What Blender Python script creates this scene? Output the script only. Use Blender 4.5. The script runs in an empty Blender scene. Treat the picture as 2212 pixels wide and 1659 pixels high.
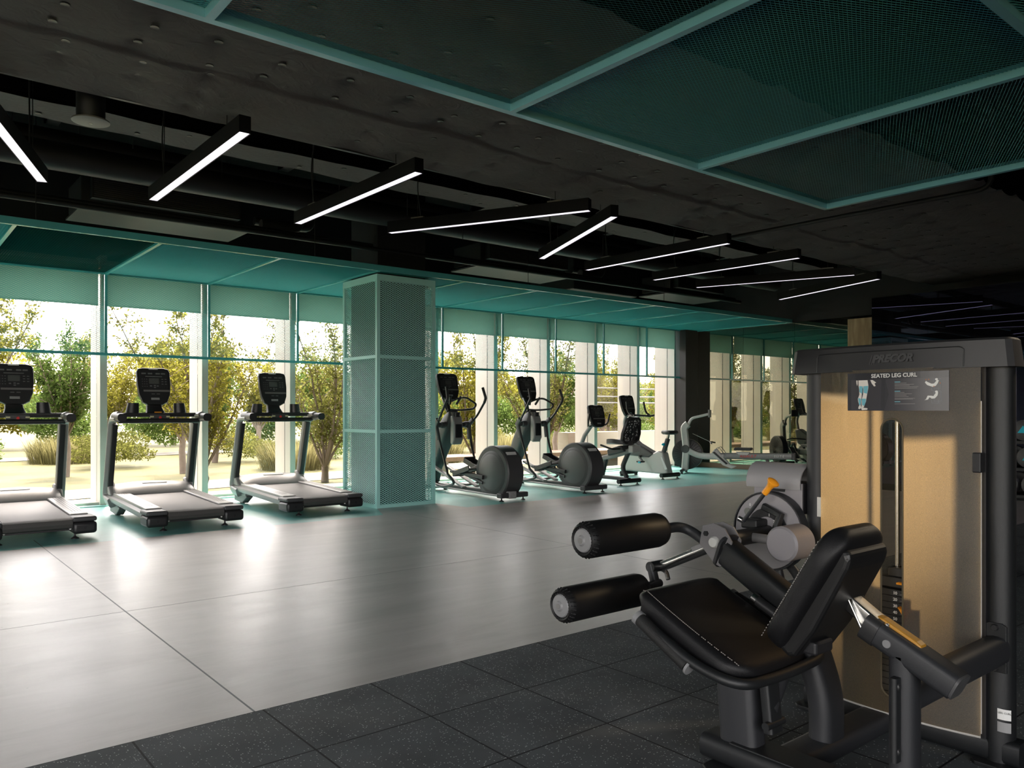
import bpy, math, random
from math import sin, cos, pi, radians, sqrt, atan2
from mathutils import Vector, Matrix, Quaternion
random.seed(7)
SC = bpy.context.scene
COL = SC.collection
# ------------------------------------------------------------------ camera, world, light, exposure
YAW = 0.8869; FPX = 1710.5; HZ = 886.6; CX = 1106.0; CAMH = 1.237
cam_d = bpy.data.cameras.new('camera'); cam = bpy.data.objects.new('camera', cam_d); COL.objects.link(cam)
cam.location = (0, 0, CAMH); cam.rotation_euler = (pi/2, 0, YAW - pi/2)
cam_d.sensor_width = 36.0; cam_d.lens = FPX/2212*36.0
cam_d.shift_y = (HZ - 829.5)/2212.0
cam_d.clip_start = 0.05; cam_d.clip_end = 400
SC.camera = cam
W = bpy.data.worlds.new('world'); SC.world = W; W.use_nodes = True
wn = W.node_tree.nodes; wl = W.node_tree.links
bg = wn['Background']
sky = wn.new('ShaderNodeTexSky'); sky.sky_type = 'NISHITA'; sky.sun_disc = False
sky.sun_elevation = radians(48); sky.sun_rotation = radians(20); sky.air_density = 1.0; sky.dust_density = 3.0
mixw = wn.new('ShaderNodeMix'); mixw.data_type = 'RGBA'; mixw.inputs['Factor'].default_value = 0.9
wl.new(sky.outputs[0], mixw.inputs['A']); mixw.inputs['B'].default_value = (1.0, 0.90, 0.83, 1)
wl.new(mixw.outputs['Result'], bg.inputs['Color']); bg.inputs['Strength'].default_value = 11.0
sd = bpy.data.lights.new('sun', 'SUN'); sd.energy = 20.0; sd.angle = radians(2.5); sd.color = (1.0, 0.9, 0.72)
sun = bpy.data.objects.new('sun', sd); COL.objects.link(sun)
SUN_EL, SUN_AZ = radians(68), radians(72)      # light arrives from beyond the windows
sv = Vector((cos(SUN_EL)*cos(SUN_AZ), cos(SUN_EL)*sin(SUN_AZ), sin(SUN_EL)))
sun.rotation_euler = sv.to_track_quat('Z', 'Y').to_euler()
SC.view_settings.view_transform = 'Standard'; SC.view_settings.look = 'None'
SC.view_settings.exposure = -0.55; SC.view_settings.gamma = 1.0; SC.view_settings.use_curve_mapping = False
cy = SC.cycles
cy.use_denoising = True; cy.max_bounces = 8; cy.diffuse_bounces = 4; cy.glossy_bounces = 4
cy.transmission_bounces = 6; cy.transparent_max_bounces = 24; cy.sample_clamp_indirect = 6.0
cy.caustics_reflective = False; cy.caustics_refractive = False; cy.blur_glossy = 0.5
def area(name, loc, rot, sx, sy, energy, color, portal=False):
    d = bpy.data.lights.new(name, 'AREA'); d.shape = 'RECTANGLE'; d.size = sx; d.size_y = sy
    d.energy = energy; d.color = color
    o = bpy.data.objects.new(name, d); o.location = loc; o.rotation_euler = rot; COL.objects.link(o)
    if portal: d.cycles.is_portal = True
    return o
area('window_portal', (6.3, 12.0, 1.45), (-pi/2, 0, 0), 17.6, 3.1, 1, (1, 1, 1), True)
area('window_portal', (-6.2, -.47, 1.6), (0, -pi/2, 0), 2.9, 8.0, 1, (1, 1, 1), True)  # sampling portal for the unseen windows added on the left
area('window_portal', (-2.65, -4.7, 1.6), (pi/2, 0, 0), 6.7, 2.9, 1, (1, 1, 1), True)  # sampling portal for the unseen windows added behind the camera
# spot maker, for the unseen lamp added to make the gold shroud glow
def spot(name, loc, tgt, energy, color, angle, blend=0.5, rad=0.04):
    d = bpy.data.lights.new(name, 'SPOT'); d.energy = energy; d.color = color; d.spot_size = radians(angle)
    d.spot_blend = blend; d.shadow_soft_size = rad
    o = bpy.data.objects.new(name, d); o.location = loc; COL.objects.link(o)
    o.rotation_euler = (Vector(loc) - Vector(tgt)).to_track_quat('Z', 'Y').to_euler()
    return o

# ------------------------------------------------------------------ photograph frame -> place
FW = Vector((cos(YAW), sin(YAW), 0)); RT = Vector((sin(YAW), -cos(YAW), 0)); CC = Vector((0, 0, CAMH))
def _d(px, py): return FW + RT*((px-CX)/FPX) + Vector((0, 0, (HZ-py)/FPX))
def pX(px, py, x): d = _d(px, py); return CC + d*(x/d.x)
def pY(px, py, y): d = _d(px, py); return CC + d*(y/d.y)
def pZ(px, py, z): d = _d(px, py); return CC + d*((z-CAMH)/d.z)

# ------------------------------------------------------------------ materials
MATS = {}
def mat(name, color, rough=0.5, metal=0.0, spec=0.5, noise=0.0, nscale=20.0, bump=0.0, bscale=200.0, coat=0.0, emit=None, estr=0.0, sheen=0.0):
    if name in MATS: return MATS[name]
    m = bpy.data.materials.new(name); m.use_nodes = True
    nt = m.node_tree; n = nt.nodes; l = nt.links; b = n['Principled BSDF']
    b.inputs['Base Color'].default_value = (*color, 1); b.inputs['Roughness'].default_value = rough
    b.inputs['Metallic'].default_value = metal; b.inputs['Specular IOR Level'].default_value = spec
    b.inputs['Coat Weight'].default_value = coat
    if emit: b.inputs['Emission Color'].default_value = (*emit, 1); b.inputs['Emission Strength'].default_value = estr
    tc = n.new('ShaderNodeTexCoord')
    if noise > 0:
        t = n.new('ShaderNodeTexNoise'); t.inputs['Scale'].default_value = nscale; t.inputs['Detail'].default_value = 5
        l.new(tc.outputs['Object'], t.inputs['Vector'])
        r = n.new('ShaderNodeMapRange'); r.inputs['To Min'].default_value = 1-noise; r.inputs['To Max'].default_value = 1+noise
        l.new(t.outputs['Fac'], r.inputs['Value'])
        mx = n.new('ShaderNodeVectorMath'); mx.operation = 'SCALE'; mx.inputs[0].default_value = color
        l.new(r.outputs[0], mx.inputs['Scale']); l.new(mx.outputs[0], b.inputs['Base Color'])
    if bump > 0:
        t2 = n.new('ShaderNodeTexNoise'); t2.inputs['Scale'].default_value = bscale; t2.inputs['Detail'].default_value = 3
        l.new(tc.outputs['Object'], t2.inputs['Vector'])
        bp = n.new('ShaderNodeBump'); bp.inputs['Strength'].default_value = bump; bp.inputs['Distance'].default_value = 0.002
        l.new(t2.outputs['Fac'], bp.inputs['Height']); l.new(bp.outputs[0], b.inputs['Normal'])
    MATS[name] = m; return m
TEAL = mat('teal_paint', (0.055, 0.38, 0.40), 0.35, 0, 0.5, 0.04, 6)
TEALE = mat('teal_rail_paint', (0.10, 0.45, 0.47), 0.2, 0, 0.9)
TEALP = mat('teal_pale_paint', (0.42, 0.80, 0.75), 0.45)
TEALD = mat('teal_canopy_mesh_paint', (0.12, 0.50, 0.63), 0.35)
TEALR = mat('teal_canopy_rail_lit', (0.26, 0.63, 0.78), 0.2, 0, 0.9)  # canopy teal made paler for the rails: light from below put into the colour
BLK = mat('black_powder_coat', (0.010, 0.011, 0.012), 0.42, 0, 0.5, 0, 1, 0.25, 900)
BLKG = mat('black_grey_powder_coat', (0.022, 0.023, 0.026), 0.45, 0, 0.5, 0, 1, 0.25, 900)
LEATHER = mat('black_leather', (0.006, 0.006, 0.007), 0.46, 0, 0.32, 0, 1, 0.35, 600)
FOAM = mat('roller_foam', (0.006, 0.006, 0.0065), 0.5, 0, 0.28)
PLAS = mat('black_plastic', (0.02, 0.02, 0.021), 0.4)
PLASD = mat('dark_grey_plastic', (0.06, 0.06, 0.062), 0.45, 0, 0.5, 0, 1, 0.15, 700)
PLASG = mat('grey_plastic', (0.17, 0.165, 0.16), 0.4, 0, 0.5)
SILV = mat('silver_grey_paint', (0.32, 0.31, 0.30), 0.38, 0.15)
SILVL = mat('light_silver_paint', (0.52, 0.51, 0.49), 0.38, 0.15)
SPECK = mat('speckled_grey_metal', (0.30, 0.285, 0.30), 0.5, 0.2, 0.5, 0.5, 900, 0.2, 900)
CHROME = mat('brushed_steel', (0.5, 0.49, 0.47), 0.25, 1.0)
CAPG = mat('grey_end_cap', (0.21, 0.21, 0.215), 0.45)
BELT = mat('running_belt', (0.085, 0.081, 0.077), 0.5, 0, 0.5, 0.25, 400, 0.3, 500)
WHITE = mat('white_print', (0.75, 0.75, 0.73), 0.5)
GREYP = mat('grey_print', (0.28, 0.28, 0.28), 0.5)
REDP = mat('red_print', (0.7, 0.03, 0.03), 0.5)
ORANGE = mat('orange_plastic', (0.95, 0.36, 0.02), 0.35)
CYAN = mat('cyan_plastic', (0.0, 0.45, 0.6), 0.35)
MULL = mat('window_frame_paint', (0.62, 0.58, 0.52), 0.45)
GASK = mat('black_gasket', (0.01, 0.01, 0.012), 0.5)
BLKC = mat('black_ceiling_paint', (0.003, 0.003, 0.0035), 0.9, 0, 0.1, 0.3, 3)
BLKW = mat('black_wall_paint', (0.014, 0.014, 0.016), 0.55, 0, 0.4, 0.2, 2)
BLKM = mat('black_services', (0.010, 0.011, 0.012), 0.5, 0, 0.5)
CONC = mat('dark_concrete', (0.018, 0.02, 0.023), 0.7, 0, 0.3, 0.25, 4)
CASE = mat('black_lamp_case', (0.004, 0.004, 0.005), 0.5, 0, 0.2)
LED = mat('light_diffuser', (0.8, 0.8, 0.8), 0.4, 0, 0.5, 0, 1, 0, 1, 0, (0.93, 0.86, 1.0), 2.0)
SPKG = mat('speaker_grille', (0.20, 0.20, 0.20), 0.5, 0, 0.5, 0.2, 800)

def quilt_mat():
    m = bpy.data.materials.new('quilted_fabric'); m.use_nodes = True; nt = m.node_tree; n = nt.nodes; l = nt.links
    b = n['Principled BSDF']; b.inputs['Base Color'].default_value = (0.108, 0.099, 0.101, 1); b.inputs['Roughness'].default_value = 0.75
    b.inputs['Specular IOR Level'].default_value = 0.2
    tc = n.new('ShaderNodeTexCoord'); t = n.new('ShaderNodeTexNoise'); t.inputs['Scale'].default_value = 9; t.inputs['Detail'].default_value = 8
    t.inputs['Distortion'].default_value = 1.6
    l.new(tc.outputs['Object'], t.inputs['Vector'])
    bp = n.new('ShaderNodeBump'); bp.inputs['Strength'].default_value = 0.5; bp.inputs['Distance'].default_value = 0.02
    l.new(t.outputs['Fac'], bp.inputs['Height']); l.new(bp.outputs[0], b.inputs['Normal'])
    MATS['quilt'] = m; return m
QUILT = quilt_mat()

def floor_mat(name, c1, c2, rough):
    m = bpy.data.materials.new(name); m.use_nodes = True; nt = m.node_tree; n = nt.nodes; l = nt.links
    b = n['Principled BSDF']
    tc = n.new('ShaderNodeTexCoord')
    mp = n.new('ShaderNodeMapping'); mp.inputs['Rotation'].default_value = (0, 0, 0.9); mp.inputs['Scale'].default_value = (0.55, 2.6, 1)
    l.new(tc.outputs['Object'], mp.inputs['Vector'])
    t = n.new('ShaderNodeTexNoise'); t.inputs['Scale'].default_value = 1.6; t.inputs['Detail'].default_value = 9; t.inputs['Roughness'].default_value = 0.62
    t.inputs['Distortion'].default_value = 0.7
    l.new(mp.outputs[0], t.inputs['Vector'])
    r = n.new('ShaderNodeValToRGB'); r.color_ramp.elements[0].position = 0.32; r.color_ramp.elements[0].color = (*c1, 1)
    r.color_ramp.elements[1].position = 0.68; r.color_ramp.elements[1].color = (*c2, 1)
    l.new(t.outputs['Fac'], r.inputs[0])
    # fine arcs from the trowel
    w = n.new('ShaderNodeTexNoise'); w.inputs['Scale'].default_value = 30; w.inputs['Detail'].default_value = 4
    l.new(mp.outputs[0], w.inputs['Vector'])
    # small scuffs
    v = n.new('ShaderNodeTexVoronoi'); v.inputs['Scale'].default_value = 3.2
    mp2 = n.new('ShaderNodeMapping'); mp2.inputs['Scale'].default_value = (1, 2.2, 1); mp2.inputs['Rotation'].default_value = (0, 0, 0.6)
    l.new(tc.outputs['Object'], mp2.inputs['Vector']); l.new(mp2.outputs[0], v.inputs['Vector'])
    gt = n.new('ShaderNodeMath'); gt.operation = 'LESS_THAN'; gt.inputs[1].default_value = 0.022; l.new(v.outputs['Distance'], gt.inputs[0])
    mx = n.new('ShaderNodeMix'); mx.data_type = 'RGBA'; l.new(gt.outputs[0], mx.inputs['Factor'])
    l.new(r.outputs[0], mx.inputs['A']); mx.inputs['B'].default_value = (c1[0]*.45, c1[1]*.45, c1[2]*.45, 1)
    l.new(mx.outputs['Result'], b.inputs['Base Color'])
    rr = n.new('ShaderNodeMapRange'); rr.inputs['To Min'].default_value = rough-.05; rr.inputs['To Max'].default_value = rough+.07
    l.new(t.outputs['Fac'], rr.inputs['Value']); l.new(rr.outputs[0], b.inputs['Roughness'])
    bp = n.new('ShaderNodeBump'); bp.inputs['Strength'].default_value = 0.06; bp.inputs['Distance'].default_value = 0.004
    l.new(w.outputs['Fac'], bp.inputs['Height']); l.new(bp.outputs[0], b.inputs['Normal'])
    b.inputs['Specular IOR Level'].default_value = 1.0
    return m
FLOORG = floor_mat('grey_resin_floor', (0.35, 0.315, 0.295), (0.49, 0.445, 0.42), 0.34)
FLOORT = floor_mat('teal_resin_floor', (0.13, 0.43, 0.40), (0.20, 0.53, 0.49), 0.36)
def rubber_mat():
    m = bpy.data.materials.new('speckled_rubber'); m.use_nodes = True; nt = m.node_tree; n = nt.nodes; l = nt.links
    b = n['Principled BSDF']; b.inputs['Roughness'].default_value = 0.72; b.inputs['Specular IOR Level'].default_value = 0.35
    tc = n.new('ShaderNodeTexCoord')
    v = n.new('ShaderNodeTexVoronoi'); v.inputs['Scale'].default_value = 115; l.new(tc.outputs['Object'], v.inputs['Vector'])
    sep = n.new('ShaderNodeSeparateColor'); l.new(v.outputs['Color'], sep.inputs[0])
    a = n.new('ShaderNodeMath'); a.operation = 'LESS_THAN'; a.inputs[1].default_value = 0.27; l.new(v.outputs['Distance'], a.inputs[0])
    c = n.new('ShaderNodeMath'); c.operation = 'GREATER_THAN'; c.inputs[1].default_value = 0.74; l.new(sep.outputs[0], c.inputs[0])
    mu = n.new('ShaderNodeMath'); mu.operation = 'MULTIPLY'; l.new(a.outputs[0], mu.inputs[0]); l.new(c.outputs[0], mu.inputs[1])
    t = n.new('ShaderNodeTexNoise'); t.inputs['Scale'].default_value = 3; t.inputs['Detail'].default_value = 6; l.new(tc.outputs['Object'], t.inputs['Vector'])
    r = n.new('ShaderNodeValToRGB'); r.color_ramp.elements[0].color = (0.055, 0.062, 0.066, 1); r.color_ramp.elements[1].color = (0.10, 0.11, 0.115, 1)
    r.color_ramp.elements[0].position = 0.3; r.color_ramp.elements[1].position = 0.7
    l.new(t.outputs['Fac'], r.inputs[0])
    # tile joints: 0.5 m grid starting at x = 0.77, y = 3.19
    sx = n.new('ShaderNodeSeparateXYZ'); l.new(tc.outputs['Object'], sx.inputs[0])
    def joint(out, off):
        s1 = n.new('ShaderNodeMath'); s1.operation = 'SUBTRACT'; s1.inputs[1].default_value = off; l.new(out, s1.inputs[0])
        s2 = n.new('ShaderNodeMath'); s2.operation = 'PINGPONG'; s2.inputs[1].default_value = 0.25; l.new(s1.outputs[0], s2.inputs[0])
        s3 = n.new('ShaderNodeMath'); s3.operation = 'LESS_THAN'; s3.inputs[1].default_value = 0.004; l.new(s2.outputs[0], s3.inputs[0])
        return s3
    # tile joints fold about every 0.5 m
    j1 = joint(sx.outputs[0], 0.77-5.0); j2 = joint(sx.outputs[1], 3.19-10.0)
    mj = n.new('ShaderNodeMath'); mj.operation = 'MAXIMUM'; l.new(j1.outputs[0], mj.inputs[0]); l.new(j2.outputs[0], mj.inputs[1])
    m1 = n.new('ShaderNodeMix'); m1.data_type = 'RGBA'; l.new(mu.outputs[0], m1.inputs['Factor']); l.new(r.outputs[0], m1.inputs['A'])
    m1.inputs['B'].default_value = (0.50, 0.51, 0.50, 1)
    m2 = n.new('ShaderNodeMix'); m2.data_type = 'RGBA'; l.new(mj.outputs[0], m2.inputs['Factor']); l.new(m1.outputs['Result'], m2.inputs['A'])
    m2.inputs['B'].default_value = (0.004, 0.004, 0.005, 1)
    l.new(m2.outputs['Result'], b.inputs['Base Color'])
    t2 = n.new('ShaderNodeTexNoise'); t2.inputs['Scale'].default_value = 260; l.new(tc.outputs['Object'], t2.inputs['Vector'])
    bp = n.new('ShaderNodeBump'); bp.inputs['Strength'].default_value = 0.35; bp.inputs['Distance'].default_value = 0.003
    l.new(t2.outputs['Fac'], bp.inputs['Height']); l.new(bp.outputs[0], b.inputs['Normal'])
    return m
RUBBER = rubber_mat()
def thin_glass(name, tint, gl=0.08, rough=0.0):
    m = bpy.data.materials.new(name); m.use_nodes = True; nt = m.node_tree; n = nt.nodes; l = nt.links
    n.remove(n['Principled BSDF']); out = n['Material Output']
    tr = n.new('ShaderNodeBsdfTransparent'); tr.inputs[0].default_value = (*tint, 1)
    g = n.new('ShaderNodeBsdfGlossy'); g.inputs['Roughness'].default_value = rough
    fr = n.new('ShaderNodeFresnel'); ge = n.new('ShaderNodeNewGeometry'); mr = n.new('ShaderNodeMapRange')
    mr.inputs['To Min'].default_value = 1.45; mr.inputs['To Max'].default_value = 1/1.45
    l.new(ge.outputs['Backfacing'], mr.inputs['Value']); l.new(mr.outputs[0], fr.inputs[0])
    mx = n.new('ShaderNodeMixShader'); l.new(fr.outputs[0], mx.inputs[0]); l.new(tr.outputs[0], mx.inputs[1]); l.new(g.outputs[0], mx.inputs[2])
    l.new(mx.outputs[0], out.inputs[0]); return m
GLASS = thin_glass('window_glass', (0.965, 0.96, 0.95))
def dark_mirror():
    m = bpy.data.materials.new('black_mirror_glass'); m.use_nodes = True; nt = m.node_tree; n = nt.nodes; l = nt.links
    n.remove(n['Principled BSDF']); out = n['Material Output']
    g = n.new('ShaderNodeBsdfGlossy'); g.inputs['Roughness'].default_value = 0.0; g.inputs['Color'].default_value = (0.26, 0.26, 0.20, 1)
    d = n.new('ShaderNodeBsdfDiffuse'); d.inputs[0].default_value = (0.004, 0.004, 0.005, 1)
    mx = n.new('ShaderNodeAddShader'); l.new(g.outputs[0], mx.inputs[0]); l.new(d.outputs[0], mx.inputs[1])
    l.new(mx.outputs[0], out.inputs[0]); return m
MIRR = dark_mirror()
def translucent(name, col, tcol, trans=0.5, clear=0.0, gloss=0.05, rough=0.4, grain=0.0):
    m = bpy.data.materials.new(name); m.use_nodes = True; nt = m.node_tree; n = nt.nodes; l = nt.links
    n.remove(n['Principled BSDF']); out = n['Material Output']
    d = n.new('ShaderNodeBsdfDiffuse'); d.inputs[0].default_value = (*col, 1)
    t = n.new('ShaderNodeBsdfTranslucent'); t.inputs[0].default_value = (*tcol, 1)
    m1 = n.new('ShaderNodeMixShader'); m1.inputs[0].default_value = trans; l.new(d.outputs[0], m1.inputs[1]); l.new(t.outputs[0], m1.inputs[2])
    c = n.new('ShaderNodeBsdfTransparent'); c.inputs[0].default_value = (*tcol, 1)
    m2 = n.new('ShaderNodeMixShader'); m2.inputs[0].default_value = clear; l.new(m1.outputs[0], m2.inputs[1]); l.new(c.outputs[0], m2.inputs[2])
    g = n.new('ShaderNodeBsdfGlossy'); g.inputs['Roughness'].default_value = rough
    m3 = n.new('ShaderNodeMixShader'); m3.inputs[0].default_value = gloss; l.new(m2.outputs[0], m3.inputs[1]); l.new(g.outputs[0], m3.inputs[2])
    if grain > 0:
        tc = n.new('ShaderNodeTexCoord'); tx = n.new('ShaderNodeTexNoise'); tx.inputs['Scale'].default_value = 620; tx.inputs['Detail'].default_value = 2
        l.new(tc.outputs['Object'], tx.inputs['Vector'])
        bp = n.new('ShaderNodeBump'); bp.inputs['Strength'].default_value = grain; bp.inputs['Distance'].default_value = 0.004
        l.new(tx.outputs['Fac'], bp.inputs['Height'])
        for s in (d, t, g): l.new(bp.outputs[0], s.inputs['Normal'])
        r = n.new('ShaderNodeMapRange'); r.inputs['From Min'].default_value = 0.35; r.inputs['From Max'].default_value = 0.65
        r.inputs['To Min'].default_value = 0.78; r.inputs['To Max'].default_value = 1.15
        l.new(tx.outputs['Fac'], r.inputs['Value'])
        s2 = n.new('ShaderNodeVectorMath'); s2.operation = 'SCALE'; s2.inputs[0].default_value = tcol; l.new(r.outputs[0], s2.inputs['Scale'])
        l.new(s2.outputs[0], t.inputs[0])
    l.new(m3.outputs[0], out.inputs[0]); return m
BLIND = translucent('blind_fabric', (0.40, 0.55, 0.51), (0.42, 0.60, 0.53), 0.55, 0.0, 0.02)
SHROUD = translucent('smoked_gold_acrylic', (0.20, 0.15, 0.09), (1.0, 0.80, 0.50), 0.85, 0.10, 0.06, 0.3, 0.3)

# ------------------------------------------------------------------ mesh builder
class MB:
    def __init__(s): s.v = []; s.f = []
    def add(s, vs, fs):
        o = len(s.v); s.v += [tuple(p) for p in vs]; s.f += [tuple(i+o for i in q) for q in fs]; return s
    def box(s, x0, x1, y0, y1, z0, z1, M=None):
        vs = [Vector(p) for p in ((x0,y0,z0),(x1,y0,z0),(x1,y1,z0),(x0,y1,z0),(x0,y0,z1),(x1,y0,z1),(x1,y1,z1),(x0,y1,z1))]
        if M: vs = [M @ p for p in vs]
        return s.add(vs, [(0,3,2,1),(4,5,6,7),(0,1,5,4),(1,2,6,5),(2,3,7,6),(3,0,4,7)])
    def prism(s, poly, a, b, axis='x'):
        # poly: 2d points; axis x -> (y,z), y -> (x,z), z -> (x,y)
        def P(p, t):
            return (t, p[0], p[1]) if axis == 'x' else ((p[0], t, p[1]) if axis == 'y' else (p[0], p[1], t))
        n = len(poly); vs = [P(p, a) for p in poly] + [P(p, b) for p in poly]
        fs = [tuple(range(n)), tuple(range(2*n-1, n-1, -1))] + [(i, i+n, (i+1) % n + n, (i+1) % n) for i in range(n)]
        return s.add(vs, fs)
    def loft(s, rings, cap=True):
        n = len(rings[0]); vs = [p for r in rings for p in r]; fs = []
        for k in range(len(rings)-1):
            for i in range(n):
                fs.append((k*n+i, k*n+(i+1) % n, (k+1)*n+(i+1) % n, (k+1)*n+i))
        if cap: fs.append(tuple(reversed(range(n)))); fs.append(tuple(range((len(rings)-1)*n, len(rings)*n)))
        return s.add(vs, fs)
    def sweep(s, pts, prof, up=None, cap=True, scale=None):
        # prof: list of 2d offsets (a along side vector, b along up vector)
        pts = [Vector(p) for p in pts]; m = len(pts); T = []
        for i in range(m):
            a = pts[max(i-1, 0)]; b = pts[min(i+1, m-1)]
            t1 = (pts[i]-a).normalized() if i > 0 else None; t2 = (b-pts[i]).normalized() if i < m-1 else None
            t = (t1+t2).normalized() if (t1 is not None and t2 is not None) else (t1 or t2)
            T.append(t)
        u = Vector(up) if up else Vector((0, 0, 1))
        if abs(T[0].dot(u.normalized())) > 0.95 and not up: u = Vector((0, 1, 0))
        rings = []; U = (u - T[0]*u.dot(T[0])).normalized()
        for i in range(m):
            if i: U = (U - T[i]*U.dot(T[i])).normalized()
            S = T[i].cross(U); k = scale[i] if scale else 1.0
            f = 1.0
            if 0 < i < m-1:
                c = (pts[i]-pts[i-1]).normalized().dot(T[i]); f = 1/max(c, .5)
            rings.append([pts[i] + S*(a*k) + U*(b*k) for a, b in prof])
        return s.loft(rings, cap)
    def tube(s, pts, r, n=14, up=None, scale=None):
        return s.sweep(pts, [(r*cos(2*pi*i/n), r*sin(2*pi*i/n)) for i in range(n)], up, True, scale)
    def rect(s, pts, w, h, rad=0.0, up=None, seg=3, scale=None):
        return s.sweep(pts, rrect(w, h, rad, seg), up, True, scale)
    def lathe(s, prof, c=(0,0,0), axis='z', n=28, sx=1.0):
        # prof: (r, t)
        rings = []
        for r, t in prof:
            ring = []
            for i in range(n):
                a = 2*pi*i/n; p = (r*cos(a), r*sin(a)*sx)
                v = (c[0]+t, c[1]+p[0], c[2]+p[1]) if axis == 'x' else ((c[0]+p[0], c[1]+t, c[2]+p[1]) if axis == 'y' else (c[0]+p[0], c[1]+p[1], c[2]+t))
                ring.append(v)
            rings.append(ring)
        return s.loft(rings)
    def build(s, name, m, parent=None, smooth=40, bevel=0.0, seg=2, org=None, subdiv=0):
        me = bpy.data.meshes.new(name)
        vs = s.v
        if org is not None: vs = [(a-org[0], b-org[1], c-org[2]) for a, b, c in vs]
        me.from_pydata(vs, [], s.f); me.update()
        import bmesh
        if len(s.f) < 60000:
            bm = bmesh.new(); bm.from_mesh(me); bmesh.ops.recalc_face_normals(bm, faces=bm.faces); bm.to_mesh(me); bm.free()
        if smooth:
            me.polygons.foreach_set('use_smooth', [True]*len(me.polygons)); me.set_sharp_from_angle(angle=radians(smooth))
        me.materials.append(m)
        o = bpy.data.objects.new(name, me); COL.objects.link(o)
        if parent: o.parent = parent
        if bevel > 0:
            b = o.modifiers.new('bevel', 'BEVEL'); b.width = bevel; b.segments = seg; b.limit_method = 'ANGLE'; b.angle_limit = radians(35)
        if subdiv:
            b = o.modifiers.new('sub', 'SUBSURF'); b.levels = subdiv; b.render_levels = subdiv
        return o
def rrect(w, h, rad=0.0, seg=3):
    if rad <= 0: return [(-w/2,-h/2),(w/2,-h/2),(w/2,h/2),(-w/2,h/2)]
    out = []
    for cx, cy_, a0 in ((w/2-rad,-h/2+rad,-pi/2),(w/2-rad,h/2-rad,0),(-w/2+rad,h/2-rad,pi/2),(-w/2+rad,-h/2+rad,pi)):
        for i in range(seg+1):
            a = a0 + pi/2*i/seg; out.append((cx+rad*cos(a), cy_+rad*sin(a)))
    return out
def bend(pts, r, n=6):
    pts = [Vector(p) for p in pts]; out = [pts[0]]
    for i in range(1, len(pts)-1):
        a, b, c = pts[i-1], pts[i], pts[i+1]
        d1 = (a-b); d2 = (c-b); k = min(r, d1.length*.48, d2.length*.48)
        p = b+d1.normalized()*k; q = b+d2.normalized()*k
        for j in range(n+1):
            t = j/n; out.append(p*(1-t)**2 + b*2*t*(1-t) + q*t*t)
    out.append(pts[-1]); return out
def empty(name, loc=(0,0,0), label=None, cat=None, group=None, kind=None, rz=0):
    o = bpy.data.objects.new(name, None); COL.objects.link(o); o.location = loc; o.rotation_euler = (0,0,rz); o.empty_display_size = .1
    tag(o, label, cat, group, kind); return o
def tag(o, label=None, cat=None, group=None, kind=None):
    if label: o['label'] = label
    if cat: o['category'] = cat
    if group: o['group'] = group
    if kind: o['kind'] = kind
    return o
def struct(o): o['kind'] = 'structure'; return o
def copy_tree(o, parent=None):
    c = o.copy(); COL.objects.link(c)
    if parent: c.parent = parent
    for ch in list(o.children): copy_tree(ch, c)
    return c
def text(body, size, m, parent, M, name='lettering', extr=0.001, align='CENTER', shear=0.0, space=1.0, bold=0.0, label=None):
    cu = bpy.data.curves.new(name, 'FONT'); cu.body = body; cu.size = size; cu.align_x = align; cu.align_y = 'CENTER'
    cu.extrude = extr; cu.shear = shear; cu.space_character = space; cu.offset = bold; cu.resolution_u = 3
    cu.materials.append(m); o = bpy.data.objects.new(name, cu); COL.objects.link(o)
    if parent: o.parent = parent
    me = bpy.data.meshes.new_from_object(o, depsgraph=bpy.context.evaluated_depsgraph_get())
    bpy.data.objects.remove(o); bpy.data.curves.remove(cu)
    me.name = name
    o = bpy.data.objects.new(name, me); COL.objects.link(o)
    if parent: o.parent = parent
    o.matrix_local = M
    if label: o['label'] = label
    return o
def frame(o, x, y):
    z = Vector(x).normalized().cross(Vector(y).normalized())
    M = Matrix.Identity(4)
    for i, a in enumerate((Vector(x).normalized(), Vector(y).normalized(), z)): 
        for j in range(3): M[j][i] = a[j]
    for j in range(3): M[j][3] = o[j]
    return M

# ------------------------------------------------------------------ the room
XL, XR = -6.0, 14.3          # room from left to right
YB, YW = -4.5, 11.5          # back wall, glazing plane
def flat(name, poly, z, m, depth=0.08):
    b = MB().prism(poly, z-depth, z, 'z'); o = b.build(name, m, smooth=0); return struct(o)
YT = 8.23; YR = 3.19
flat('floor', [(XL,YR),(XR,YR),(XR,YT-0.03),(5.95,YT-.02),(5.87,8.8),(4.98,8.8),(4.74,YT),(XL,YT)], 0, FLOORG)
flat('floor', [(XL,YT),(4.74,YT),(4.98,8.8),(5.87,8.8),(5.95,YT-.02),(XR,YT-.03),(XR,11.9),(XL,11.9)], 0, FLOORT)
flat('floor', [(XL,YB),(XR,YB),(XR,YR),(XL,YR)], 0.0, RUBBER)
# floor seams (thin grooves drawn as slim dark strips 0.4 mm proud)
SEAM = mat('floor_seam', (0.10, 0.10, 0.10), 0.5)
sm = MB()
for x in (1.235,): sm.box(x-.004, x+.004, YR, YT+.5, 0, .0006)
for x in (5.02,): sm.box(x-.002, x+.002, YR, YT, 0, .0005)
sm.box(XL, XR, 5.28, 5.283, 0, .0005)
struct(sm.build('floor_seam', SEAM, smooth=0))
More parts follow.
